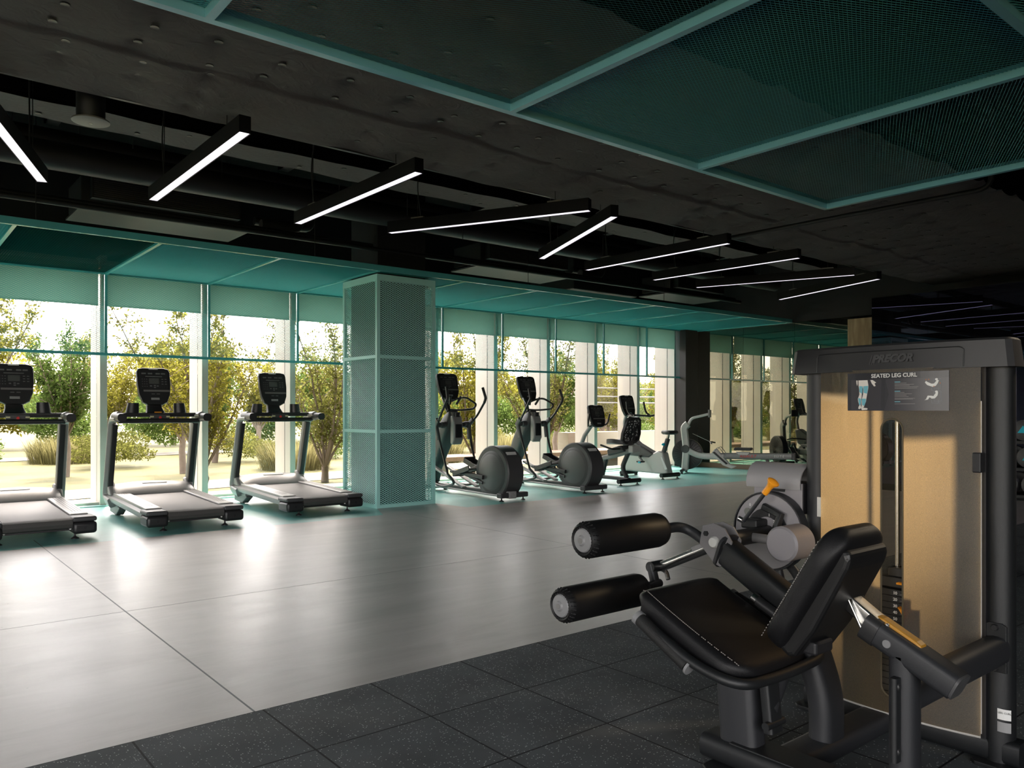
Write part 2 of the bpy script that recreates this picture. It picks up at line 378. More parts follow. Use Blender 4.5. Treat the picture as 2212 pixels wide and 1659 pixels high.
# walls
struct(MB().box(XL-.2, XL, YB, 3.56, 3.05, 4.6).box(XL-.2, XL, YB, 3.56, -.1, .1).box(XL-.2, XL, 3.56, 12.2, -.1, 4.6).build('wall_left', BLKW, smooth=0))
for k in range(6):  # unseen windows added in the left wall as a daylight source
    y = YB+.05+1.33*k
    struct(MB().box(XL-.2, XL, y, y+.08, .1, 3.05).build('trim_%d' % (40+k), MULL, smooth=0))
    w = struct(MB().box(XL-.2, XL, y+.08, y+1.33, .1, .14).build('window_%d' % (40+k), MULL, smooth=0))
    MB().add([(XL-.1,y+.08,.14),(XL-.1,y+1.33,.14),(XL-.1,y+1.33,3.05),(XL-.1,y+.08,3.05)], [(0,1,2,3)]).build('window_pane', GLASS, w, 0)
struct(MB().box(XL-.2, XR+.4, YB-.2, YB, 3.05, 4.6).box(XL-.2, .73, YB-.2, YB, -.1, .1).box(.73, XR+.4, YB-.2, YB, -.1, 3.05).build('wall_back', BLKW, smooth=0))
for k in range(5):  # unseen windows added behind the camera to brighten surfaces facing it
    x = XL+1.33*k
    struct(MB().box(x, x+.08, YB-.2, YB, .1, 3.05).build('trim_%d' % (60+k), MULL, smooth=0))
    w = struct(MB().box(x+.08, x+1.33, YB-.2, YB, .1, .14).build('window_%d' % (60+k), MULL, smooth=0))
    MB().add([(x+.08,YB-.1,.14),(x+1.33,YB-.1,.14),(x+1.33,YB-.1,3.05),(x+.08,YB-.1,3.05)], [(0,1,2,3)]).build('window_pane', GLASS, w, 0)
struct(MB().box(XR+.02, XR+.3, YB-.2, 12.2, -.1, 4.6).build('wall_right', BLKW, smooth=0))
struct(MB().box(XL-.2, XR+.3, YW+.05, YW+.35, 3.1, 4.6).build('wall_window', BLKW, smooth=0))
struct(MB().box(13.86, XR+.02, 11.0, 11.88, 0, 3.2).build('wall_return', mat('black_matt_panel', (0.006,0.006,0.007), .5), smooth=0))
struct(MB().box(XL-.2, XR+.3, YB-.2, 12.4, 4.5, 4.7).build('ceiling', BLKC, smooth=0))
# mirror wall on the right
for i, (a, b) in enumerate(((6.1, 8.64), (8.645, 9.83), (9.835, 11.0))):
    mo = MB().box(XR-.012, XR+.02, a, b, 0.1, 2.99).build('wall_mirror', MIRR, smooth=0); struct(mo)
struct(MB().box(XR-.03, XR, 6.1, 11.0, 0, .1).build('baseboard_right', mat('wood_skirting', (0.16,0.11,0.07), .5), smooth=0))
# nearer mirror box
struct(MB().box(12.28, XR+.02, YB, 6.08, 0, 3.02).build('wall_partition', mat('black_gloss', (0.004,0.004,0.005), .3), smooth=0))
MIRR2 = MIRR.copy(); MIRR2.node_tree.nodes['Glossy BSDF'].inputs['Color'].default_value = (0.10, 0.10, 0.16, 1)
struct(MB().box(12.26, 12.28, 3.2, 6.08, 0.1, 3.0).build('wall_mirror', MIRR2, smooth=0))
struct(MB().box(12.26, 12.28, .3, 3.195, 0.1, 3.0).build('wall_mirror', MIRR2, smooth=0))
def wood_mat():
    m = bpy.data.materials.new('oak_veneer'); m.use_nodes = True; nt = m.node_tree; n = nt.nodes; l = nt.links; b = n['Principled BSDF']
    tc = n.new('ShaderNodeTexCoord'); mp = n.new('ShaderNodeMapping'); mp.inputs['Scale'].default_value = (6, 6, .8); l.new(tc.outputs['Object'], mp.inputs[0])
    w = n.new('ShaderNodeTexWave'); w.inputs['Scale'].default_value = 2.2; w.inputs['Distortion'].default_value = 7; w.inputs['Detail'].default_value = 4; l.new(mp.outputs[0], w.inputs[0])
    r = n.new('ShaderNodeValToRGB'); r.color_ramp.elements[0].color = (0.36,0.25,0.14,1); r.color_ramp.elements[1].color = (0.50,0.37,0.22,1); l.new(w.outputs['Fac'], r.inputs[0])
    l.new(r.outputs[0], b.inputs['Base Color']); b.inputs['Roughness'].default_value = .5; return m
OAK = wood_mat()
struct(MB().box(XR-.16, XR-.012, 6.9, 7.47, 0, 2.93).build('trim_1', OAK, smooth=0, bevel=.002))
# quilted slab underside (insulation pinned up with washers)
def quilt(name, x0, x1, y0, y1, z, pins, step=0.02, amp=.03, th=.12, seam=None):
    nx = int((x1-x0)/step)+1; ny = int((y1-y0)/step)+1; b = MB(); vs = []
    cell = {}
    for p in pins: cell.setdefault((int(p[0]//.5), int(p[1]//.5)), []).append(p)
    rnd = random.Random(3)
    for j in range(ny):
        for i in range(nx):
            x = x0+(x1-x0)*i/(nx-1); y = y0+(y1-y0)*j/(ny-1); h = 0.0
            cx, cy_ = int(x//.5), int(y//.5)
            for a in (-1,0,1):
                for c in (-1,0,1):
                    for p in cell.get((cx+a, cy_+c), ()):
                        d = sqrt((x-p[0])**2+(y-p[1])**2)
                        if d < .40:
                            an = atan2(y-p[1], x-p[0])
                            h += 1.25*p[2]*math.exp(-d/.09) + .13*p[2]*(abs(sin(an*p[3]*.5+p[4]))**.5-.6)*math.exp(-d/.20)*(1-math.exp(-d/.03))
            zz = z + h
            if seam: 
                sy = seam + .03*sin(x*1.7)+.015*sin(x*5.1)
                if y > sy: zz -= .018*min(1, (y-sy)/.03)
            zz += .006*sin(x*3.1+y*2.2)+.004*sin(x*7.7-y*5)
            vs.append((x, y, zz))
    fs = [(j*nx+i, (j+1)*nx+i, (j+1)*nx+i+1, j*nx+i+1) for j in range(ny-1) for i in range(nx-1)]
    b.add(vs, fs); o = b.build(name, QUILT, smooth=0)
    o.data.polygons.foreach_set('use_smooth', [True]*len(o.data.polygons)); struct(o)
    w = MB()
    for p in pins:
        if x0 < p[0] < x1 and y0 < p[1] < y1:
            zb = z+p[2]*.92-.004
            w.lathe([(.012, -.001),(.021,-.003),(.024,0),(.024,.003)], (p[0], p[1], zb), 'z', 10)
    wo = w.build('fixing_washer', mat('washer_metal', (0.05,0.048,0.046), .4, .4), parent=o); wo['kind'] = 'stuff'
    return o
pins = []
rn = random.Random(11)
xx = -1.9; k = 0
while xx < 13.6:
    for yy in (2.3, 2.75, 3.2, 3.62, 3.85, 4.09, 4.33, 4.58, 4.79, 5.02, 5.27):
        off = .1 if yy > 4.7 else 0.0
        if yy < 3.7: off = .17
        pins.append((xx+off+rn.uniform(-.03,.03), yy+rn.uniform(-.025,.025), rn.choice((.008,.012,.02,.035,.045)), rn.choice((5,7,9,11)), rn.uniform(0,6)))
    xx += rn.choice((.34, .36, .40, .44))
quilt('ceiling', -4.0, 12.9, 2.75, 5.42, 3.2, pins, seam=4.68)
struct(MB().box(-4.0, 12.9, 5.40, 5.43, 3.19, 3.24).build('trim_2', BLKG, smooth=0))
struct(MB().box(-4.0, 12.9, 2.75, 5.40, 3.27, 4.5).build('ceiling_slab', BLKC, smooth=0))
struct(MB().box(-5.9, 14.2, -4.4, 2.75, 3.75, 4.5).build('ceiling_slab', BLKC, smooth=0))
# second narrow padded strip in the recess
pins2 = [(-3+.37*i, 7.22+(.12 if i % 2 else -.1), .01, 7, i) for i in range(42)]
quilt('ceiling', -4, 12.9, 7.0, 7.44, 3.62, pins2, amp=.01)
struct(MB().box(-4, 12.9, 7.0, 7.44, 3.66, 4.5).build('ceiling_slab', BLKC, smooth=0))

# ------------------------------------------------------------------ expanded metal
def expanded(b, o, u, v, L=.05, S=.025, w=.0048, tilt=45, lu=1.0, lv=1.0, flip=1, off=0.0):
    """zigzag strands filling a rectangle: origin o, unit vectors u (long way) and v (short way)"""
    o = Vector(o); u = Vector(u); v = Vector(v); nrm = u.cross(v)
    t = radians(tilt)*flip; wv = (v*cos(t)+nrm*sin(t))*(w/2)
    nu = max(2, round(lu/(L/2))); nv = max(1, round(lv/(S/2)))
    du = lu/nu; dv = lv/nv
    for k in range(nv):
        vs = []; fs = []
        for i in range(nu+1):
            q = dv*(k+.5) + (dv*.5 if (i+k) % 2 else -dv*.5)
            p = o + u*(du*i) + v*q
            vs += [p-wv, p+wv]
            if i: fs.append((2*i-2, 2*i-1, 2*i+1, 2*i))
        b.add(vs, fs)
def mesh_obj(name, b, m, parent):
    return b.build(name, m, parent, smooth=0)
def bar(b, p0, p1, s):
    p0 = Vector(p0); p1 = Vector(p1); h = s/2
    b.box(min(p0.x,p1.x)-h, max(p0.x,p1.x)+h, min(p0.y,p1.y)-h, max(p0.y,p1.y)+h, min(p0.z,p1.z)-h, max(p0.z,p1.z)+h)

# lower canopy along the windows + hanging screen
ZS = 3.0; YS0, YS1 = 8.71, 11.17; X0 = 2.38; PX = 1.3; ZB = 1.96
xs = [X0+PX*k for k in range(-6, 10)]
xs = [x for x in xs if x > XL+.3]; xs[-1] = 14.28
R = empty('window_canopy_frame', (6, 9.9, ZS), 'long teal square-tube canopy frame hung along the windows, with a row of posts down to a bottom rail', 'canopy frame')
org = R.location
b = MB(); b.box(xs[0], xs[-1], YS0-.02, YS0+.02, ZS-.02, ZS+.05); b.build('front_rail', TEALE, R, 0, org=org)
b = MB(); b.box(xs[0], xs[-1], YS1-.018, YS1+.018, ZS-.02, ZS+.03); b.build('back_rail', TEALE, R, 0, org=org)
b = MB(); b.box(xs[0], xs[-1], YS1-.015, YS1+.015, ZB-.018, ZB+.018); b.build('bottom_rail', TEALE, R, 0, org=org)
for x in xs:
    MB().box(x-.018, x+.018, YS0+.02, YS1-.02, ZS-.022, ZS+.02).build('cross_bar', TEALE, R, 0, org=org)
    MB().box(x-.016, x+.016, YS1-.016, YS1+.016, ZB+.018, ZS-.02).build('post', TEALE, R, 0, org=org)
nameof = {0:'leftmost visible',1:'second from the left',2:'third from the left',3:'just left of the mesh column',4:'behind the mesh column',5:'just right of the mesh column',6:'fourth from the mirror wall',7:'third from the mirror wall',8:'second from the mirror wall',9:'beside the mirror wall'}
cx0 = [i for i in range(len(xs)-1)]
ords = ['first','second','third','fourth','fifth','sixth','seventh','eighth','ninth','tenth','eleventh','twelfth','thirteenth','fourteenth','fifteenth']
nP = len(xs)-1
for i in range(nP):
    a, c = xs[i]+.018, xs[i+1]-.018
    b = MB(); fl = 1 if i == 5 else -1
    # leave the concrete column core clear
    expanded(b, (a, YS0+.02, ZS), (1,0,0), (0,1,0), lu=c-a, lv=YS1-YS0-.04, flip=fl, tilt=42)
    o = mesh_obj('ceiling_mesh_panel', b, TEAL, None)
    tag(o, 'teal expanded-metal ceiling panel in the window canopy, %s counted from the mirror wall' % ords[nP-1-i], 'mesh panel', 'window canopy ceiling panels')
    b = MB()
    expanded(b, (a, YS1, ZB+.018), (1,0,0), (0,0,1), lu=c-a, lv=ZS-ZB-.04, flip=1, tilt=35, w=.0034)
    o = mesh_obj('hanging_mesh_panel', b, TEAL, None)
    tag(o, 'vertical teal expanded-metal screen hung before the window blinds, %s counted from the mirror wall' % ords[nP-1-i], 'mesh panel', 'hanging window screens')
# thin hanger rods for the canopy
def rod(x, y, z0, z1, r=.004):
    return MB().tube([(x,y,z0),(x,y,z1)], r, 8)
for i, (x) in enumerate((1.25, 4.1, 7.4, 10.4, 13.2)):
    o = rod(x, YS0, ZS+.05, 4.5).build('hanger_rod', BLKM, R, org=org)

# upper canopy above the camera
UX = [-.56-1.745, -.56, 1.183, 2.924, 4.672, 6.44]; UY = [3.6, 1.33, -.94, -3.2]
R = empty('ceiling_canopy_frame', (4, 1, ZS), 'large teal square-tube canopy frame suspended overhead under the padded ceiling', 'canopy frame')
org = R.location
for y in UY: MB().box(UX[0], UX[-1]+.02, y-.022, y+.022, ZS-.022, ZS+.05).build('long_rail', TEALR, R, 0, org=org)
for x in UX:
    for j in range(3):
        MB().box(x-.02, x+.02, UY[j+1]+.022, UY[j]-.022, ZS-.022, ZS+.045).build('cross_bar', TEALR, R, 0, org=org)
rowname = ['front row by the padded ceiling', 'middle row', 'rear row']
for j in range(3):
    for i in range(5):
        b = MB(); fl = -1 if i % 2 else 1
        a, c = UX[i]+.02, UX[i+1]-.02; d, e = UY[j+1]+.022, UY[j]-.022
        expanded(b, (a, d, ZS+.02), (1,0,0), (0,1,0), L=.04, S=.02, lu=c-a, lv=e-d, flip=fl, tilt=48, w=.0036)
        o = mesh_obj('ceiling_mesh_panel', b, TEALD, None)
        tag(o, 'dark teal expanded-metal panel of the overhead canopy, %s, %s from its far corner' % (rowname[j], ords[4-i]), 'mesh panel', 'overhead canopy panels')

# column with mesh casing
CXa, CXb, CYa, CYb, CZ = 4.98, 5.86, 8.80, 9.72, 2.96
struct(MB().box(5.065, 5.785, 8.93, 9.64, 0, 4.5).build('wall_column', CONC, smooth=0))
R = empty('column_casing', (5.42, 9.26, 0), 'tall pale teal expanded-metal casing around the square column standing between treadmills and ellipticals', 'column casing')
org = R.location
for x in (CXa, CXb):
    for y in (CYa, CYb):
        sx = 1 if x == CXa else -1; sy = 1 if y == CYa else -1
        MB().box(min(x, x+sx*.045), max(x, x+sx*.045), min(y, y+sy*.045), max(y, y+sy*.045), 0, CZ).build('corner_post', TEALP, R, 0, org=org)
for z, hh in ((.022, .044), (.97, .04), (1.92, .04), (2.92, .08)):
    b = MB()
    b.box(CXa+.045, CXb-.045, CYa, CYa+.03, z-hh/2, z+hh/2); b.box(CXa+.045, CXb-.045, CYb-.03, CYb, z-hh/2, z+hh/2)
    b.box(CXa, CXa+.03, CYa+.045, CYb-.045, z-hh/2, z+hh/2); b.box(CXb-.03, CXb, CYa+.045, CYb-.045, z-hh/2, z+hh/2)
    b.build('rail', TEALP, R, 0, org=org)
zr = [.044, .95, .99, 1.90, 1.94, 2.88]
for q in range(3):
    z0, z1 = zr[2*q], zr[2*q+1]
    for o_, u_, ln in (((CXa+.045, CYa+.015, z0), (1,0,0), CXb-CXa-.09), ((CXa+.015, CYa+.045, z0), (0,1,0), CYb-CYa-.09),
                       ((CXb-.015, CYa+.045, z0), (0,1,0), CYb-CYa-.09), ((CXa+.045, CYb-.015, z0), (1,0,0), CXb-CXa-.09)):
        b = MB(); expanded(b, o_, u_, (0,0,1), lu=ln, lv=z1-z0, w=.0088, tilt=22); o = b.build('mesh_panel', TEALP, R, 0, org=org)

# ------------------------------------------------------------------ windows: deep mullions, sills, glass, blinds
MX = [2.34+1.29*k for k in range(-6, 10)]
mxs = [2.34-1.29*k for k in range(5, 0, -1)] + [2.34, 3.63, 4.92, 6.21, 7.50, 8.79, 10.07, 11.35, 12.62, 13.84]
for i, x in enumerate(mxs):
    o = MB().box(x, x+.085, 11.30, YW-.008, 0, 3.25).box(x, x+.085, YW+.008, 11.86, -.1, 3.25).build('trim_%d' % (3+i), MULL, smooth=0, bevel=.004); struct(o)
    g = MB().box(x+.002, x+.083, YW-.008, YW+.008, 0, 3.25).build('gasket', GASK, o, 0)
for i in range(len(mxs)-1):
    a, c = mxs[i]+.085, mxs[i+1]
    w = struct(MB().box(a, c, 11.36, 11.86, -.1, .045).build('window_%d' % (i+1), MULL, smooth=0, bevel=.003))
    MB().box(a, c, YW-.003, YW+.003, .045, 3.2).build('window_pane', GLASS, w, 0)
    MB().box(a, c, 11.40, 11.86, 3.1, 3.2).build('window_head', MULL, w, 0)
    if i not in ():
        bb = MB().box(a-.075, c-.03, 11.262, 11.265, 2.60, 3.12).box(a-.075, c-.03, 11.256, 11.271, 2.585, 2.603)
        o = bb.build('roller_blind', BLIND, None, 0)
        tag(o, 'translucent green roller blind, a third lowered, in the %s window bay from the mirror wall' % ords[len(mxs)-2-i], 'roller blind', 'roller blinds behind the hanging mesh')
        MB().tube([(a-.07, 11.264, 3.14), (c-.035, 11.264, 3.14)], .025, 12).build('roller_tube', MULL, o)
struct(MB().box(XL, 13.84, 11.22, 11.36, 0, .012).build('trim_30', TEALP, smooth=0))

# ------------------------------------------------------------------ lights
lightsp = [((0,290),(105,390)),((330,433),(530,285)),((643,483),(905,372)),((843,503),(1272,455)),((1168,560),(1330,466)),((1265,584),(1578,525)),((1412,605),(1727,557)),((1505,621),(1845,594)),((1685,647),(1897,603))]
ends = [((0.36,5.05),(1.05,7.02))] + [tuple((tuple(pZ(*q, 3.0))[:2]) for q in pr) for pr in lightsp[1:]]
lab = ['leftmost black linear light bar, sloping down to the left frame edge','second light bar from the left, over the middle treadmill','third light bar from the left, before the mesh column','fourth light bar from the left, hung nearly flat across the view','short steep light bar, fifth from the left','sixth light bar from the left','seventh light bar from the left','eighth light bar from the left, flattest of the far group','rightmost light bar, nearest the mirror wall']
for i, ((x0,y0),(x1,y1)) in enumerate(ends):
    c = ((x0+x1)/2, (y0+y1)/2, 3.0); L_ = sqrt((x1-x0)**2+(y1-y0)**2); L_ = 2.1; rz = atan2(y1-y0, x1-x0)
    if rz < 0: rz += pi
    R = empty('ceiling_light', c, lab[i], 'ceiling light', 'linear ceiling lights', rz=rz)
    bb = MB(); w, h = .075, .105
    bb.box(-L_/2, L_/2, -w/2, -w/2+.004, -.004, h); bb.box(-L_/2, L_/2, w/2-.004, w/2, -.004, h); bb.box(-L_/2, L_/2, -w/2, w/2, h-.004, h)
    bb.box(-L_/2, -L_/2+.004, -w/2, w/2, -.004, h); bb.box(L_/2-.004, L_/2, -w/2, w/2, -.004, h)
    bb.build('housing', CASE, R, 0)
    MB().box(-L_/2+.004, L_/2-.004, -w/2+.004, w/2-.004, 0, .004).build('diffuser', LED, R, 0)
    for s in (-.72, .72):
        MB().box(s-.07, s+.07, -.02, .02, h, h+.018).build('bracket', PLASG, R, 0)
        MB().tube([(s, 0, h+.015), (s, 0, 1.45)], .0035, 6).build('suspension_rod', BLKM, R)
    MB().tube(bend([(.68, .012, h+.02), (.72, .02, h+.35), (.66, .01, h+.6), (.70,.015,1.45)], .2), .006, 6).build('power_cable', BLKM, R)

# ceiling speaker
R = empty('ceiling_speaker', (1.12, 5.67, 3.1), 'round black pendant speaker with a grey grille hanging beside the padded ceiling', 'speaker')
MB().lathe([(.075,.0),(.085,.02),(.085,.26),(.05,.3)], (0,0,0), 'z', 28).build('body', BLKM, R)
MB().lathe([(.002,-.014),(.085,-.012),(.112,-.004),(.112,.004),(.07,.008)], (0,0,0), 'z', 36).build('grille', SPKG, R)
MB().lathe([(.002,-.0165),(.012,-.0165),(.012,-.012)], (0,0,0), 'z', 12, .6).build('badge', WHITE, R)
MB().tube([(0,0,.29),(0,0,1.4)], .008, 8).build('suspension_rod', BLKM, R)

# ------------------------------------------------------------------ services in the recess
def fcu(x0, x1, y, z, lb):
    R = empty('fan_coil_unit', ((x0+x1)/2, y, z), lb, 'fan coil unit', 'fan coil units'); h = (x1-x0)/2
    MB().box(-h, h, 0.02, .7, 0, .30).build('casing', BLKM, R, 0, bevel=.01)
    MB().box(-h+.08, h-.05, -.1, .02, .05, .27).build('plenum', BLKM, R, 0)
    b = MB()
    for k in range(9): b.box(-h+.1, h-.07, -.11, -.10, .065+.021*k, .075+.021*k)
    b.build('grille', PLASD, R, 0)
    MB().box(-h-.02, h+.1, .05, .75, -.05, -.03).build('drip_tray', PLASD, R, 0)
    for sx in (-h+.05, h-.05):
        MB().tube([(sx,.35,.3),(sx,.35,4.5-z)], .005, 6).build('hanger_rod', BLKM, R)
fcu(1.75, 3.45, 9.3, 3.42, 'black fan coil unit with a slatted grille behind the left light bars')
fcu(7.0, 8.7, 9.3, 3.42, 'black fan coil unit with a slatted grille behind the fourth light bar')
fcu(11.3, 12.8, 9.3, 3.42, 'black fan coil unit with a slatted grille near the mirror wall')
def pipe(pts, r, nm, lb, cat, m=BLKM, bd=.12):
    b = MB().tube(bend(pts, bd, 5), r, 16); o = b.build(nm, m); return tag(o, lb, cat)
pipe([(-4,8.2,3.55),(12.9,8.2,3.55)], .13, 'air_duct', 'long round black air duct running behind the light bars, front one', 'duct')
pipe([(-4,8.75,3.85),(12.9,8.75,3.85)], .11, 'air_duct', 'long round black air duct running behind and above the front duct', 'duct')
pipe([(3.62,9.15,3.44),(4.1,9.15,3.44),(4.1,9.15,3.9)], .06, 'drain_pipe', 'thick black pipe bent upward right of the left fan coil unit', 'pipe')
pipe([(3.62,9.35,3.52),(4.35,9.35,3.52),(4.35,9.35,3.95)], .05, 'drain_pipe', 'black pipe elbow just behind the thicker bent pipe', 'pipe')
pipe([(8.87,9.15,3.44),(9.35,9.15,3.44),(9.35,9.15,3.9)], .06, 'drain_pipe', 'thick black pipe bent upward right of the middle fan coil unit', 'pipe')
pipe([(8.87,9.35,3.52),(9.6,9.35,3.52),(9.6,9.35,3.95)], .05, 'drain_pipe', 'slimmer black pipe elbow right of the middle fan coil unit', 'pipe')
pipe([(-4,8.95,3.30),(12.9,8.95,3.30)], .03, 'water_pipe', 'lowest thin black pipe running above the canopy edge', 'pipe')
pipe([(-4,9.08,3.36),(12.9,9.08,3.36)], .035, 'water_pipe', 'thin black pipe beside the lowest pipe above the canopy edge', 'pipe')
pipe([(-4,5.95,3.9),(12.9,5.95,3.9)], .035, 'conduit', 'thin black conduit high in the ceiling recess', 'conduit')
pipe([(7.3,5.2,3.12),(7.3,2.6,3.10),(7.3,2.6,3.76)], .022, 'sprinkler_pipe', 'thin dark sprinkler pipe crossing under the padded ceiling', 'pipe')
for i, (x, z) in enumerate(((1.3,3.95),(3.6,3.95),(6.3,3.9),(8.8,3.95),(11.6,3.9))):
    o = MB().box(x, x+.12, 5.9, 8.6, z, z+.05).box(x, x+.012, 5.9, 8.6, z, z+.09).build('steel_bracket', BLKM, smooth=0)
    tag(o, 'black steel bracket spanning the ceiling recess, %s from the left' % ords[i], 'bracket', 'ceiling brackets')
o = MB().box(9.3, 10.9, 9.75, 10.9, 3.30, 4.45).build('duct_box', BLKM, smooth=0, bevel=.02); tag(o, 'large black duct box above the canopy between two fan coil units', 'duct')
rr = random.Random(5)
hb = []
for i in range(14):
    x = -1+i*.98+rr.uniform(-.2,.2); y = rr.choice((7.6, 8.0, 8.5))
    o = MB().tube([(x,y,3.3+rr.uniform(0,.3)),(x,y,4.5)], .005, 6).build('hanger_rod', BLKM); tag(o, 'thin black threaded hanger rod in the dark ceiling recess', 'rod', 'ceiling hanger rods')
    hb.append(o)

# ------------------------------------------------------------------ console shared by the cardio machines
def console(parent, M, w=.36, h=.44, badge=True):
    """upright keypad console; M maps local (x right, y up, z towards the user) to the machine"""
    pts = []
    hw = w/2; hh = h/2
    out = [(-hw*.74,-hh*.86),(-hw*.42,-hh),(hw*.42,-hh),(hw*.74,-hh*.86),(hw*.93,-hh*.45),(hw,hh*.1),(hw,hh*.78),(hw*.9,hh*.95),(hw*.62,hh),(-hw*.62,hh),(-hw*.9,hh*.95),(-hw,hh*.78),(-hw,hh*.1),(-hw*.93,-hh*.45)]
    def ring(k, z): return [M @ Vector((x*k, y*k, z)) for x, y in out]
    b = MB(); b.loft([ring(.86,-.055), ring(1,-.03), ring(1,0.0), ring(.97,.012)])
    c = b.build('console', PLAS, parent, 35)
    def panel(nm, x0, x1, y0, y1, z, m):
        q = MB(); q.add([M @ Vector(p) for p in ((x0,y0,z),(x1,y0,z),(x1,y1,z),(x0,y1,z),(x0,y0,z+.002),(x1,y0,z+.002),(x1,y1,z+.002),(x0,y1,z+.002))],
              [(0,3,2,1),(4,5,6,7),(0,1,5,4),(1,2,6,5),(2,3,7,6),(3,0,4,7)])
        return q.build(nm, m, c, 0)
    panel('key_panel', -hw*.82, hw*.82, -hh*.18, hh*.84, .012, mat('console_face', (.03,.03,.032), .3))
    panel('screen', -hw*.3, hw*.3, hh*.12, hh*.42, .014, mat('lcd_screen', (.10,.105,.10), .25))
    panel('ledge', -hw*.66, hw*.9, -hh*.30, -hh*.2, .014, PLASG)
    panel('badge', -hw*.27, hw*.27, hh*.90, hh*.965, .012, WHITE)
    q = MB()
    def k(x0,x1,y0,y1):
        q.add([M @ Vector(p) for p in ((x0,y0,.0145),(x1,y0,.0145),(x1,y1,.0145),(x0,y1,.0145))], [(0,1,2,3)])
    for a in (-.72,-.34,.12,.44): k(hw*a, hw*(a+.26), hh*.64, hh*.72)
    k(-hw*.5, hw*.5, hh*.5, hh*.545)
    for r in range(4):
        for s_ in range(3): k(hw*(-.72+.13*s_), hw*(-.66+.13*s_), hh*(.36-.13*r), hh*(.39-.13*r))
    for r in range(3):
        for s_ in range(2): k(hw*(.44+.2*s_), hw*(.56+.2*s_), hh*(.36-.13*r), hh*(.40-.13*r))
    for a, y in ((-.26,-.02),(.14,-.02),(-.03,.0),(-.03,-.1)): k(hw*a, hw*(a+.12), hh*(y), hh*(y+.06))
    for a in (-.2,.1): k(hw*a, hw*(a+.2), -hh*.44, -hh*.40)
    ky = q.build('keys', mat('key_print', (.16,.16,.16), .4), c, 0); ky['kind'] = 'stuff'
    panel('usb_port', -hw*.24, hw*.26, -hh*.74, -hh*.62, .012, GREYP)
    return c

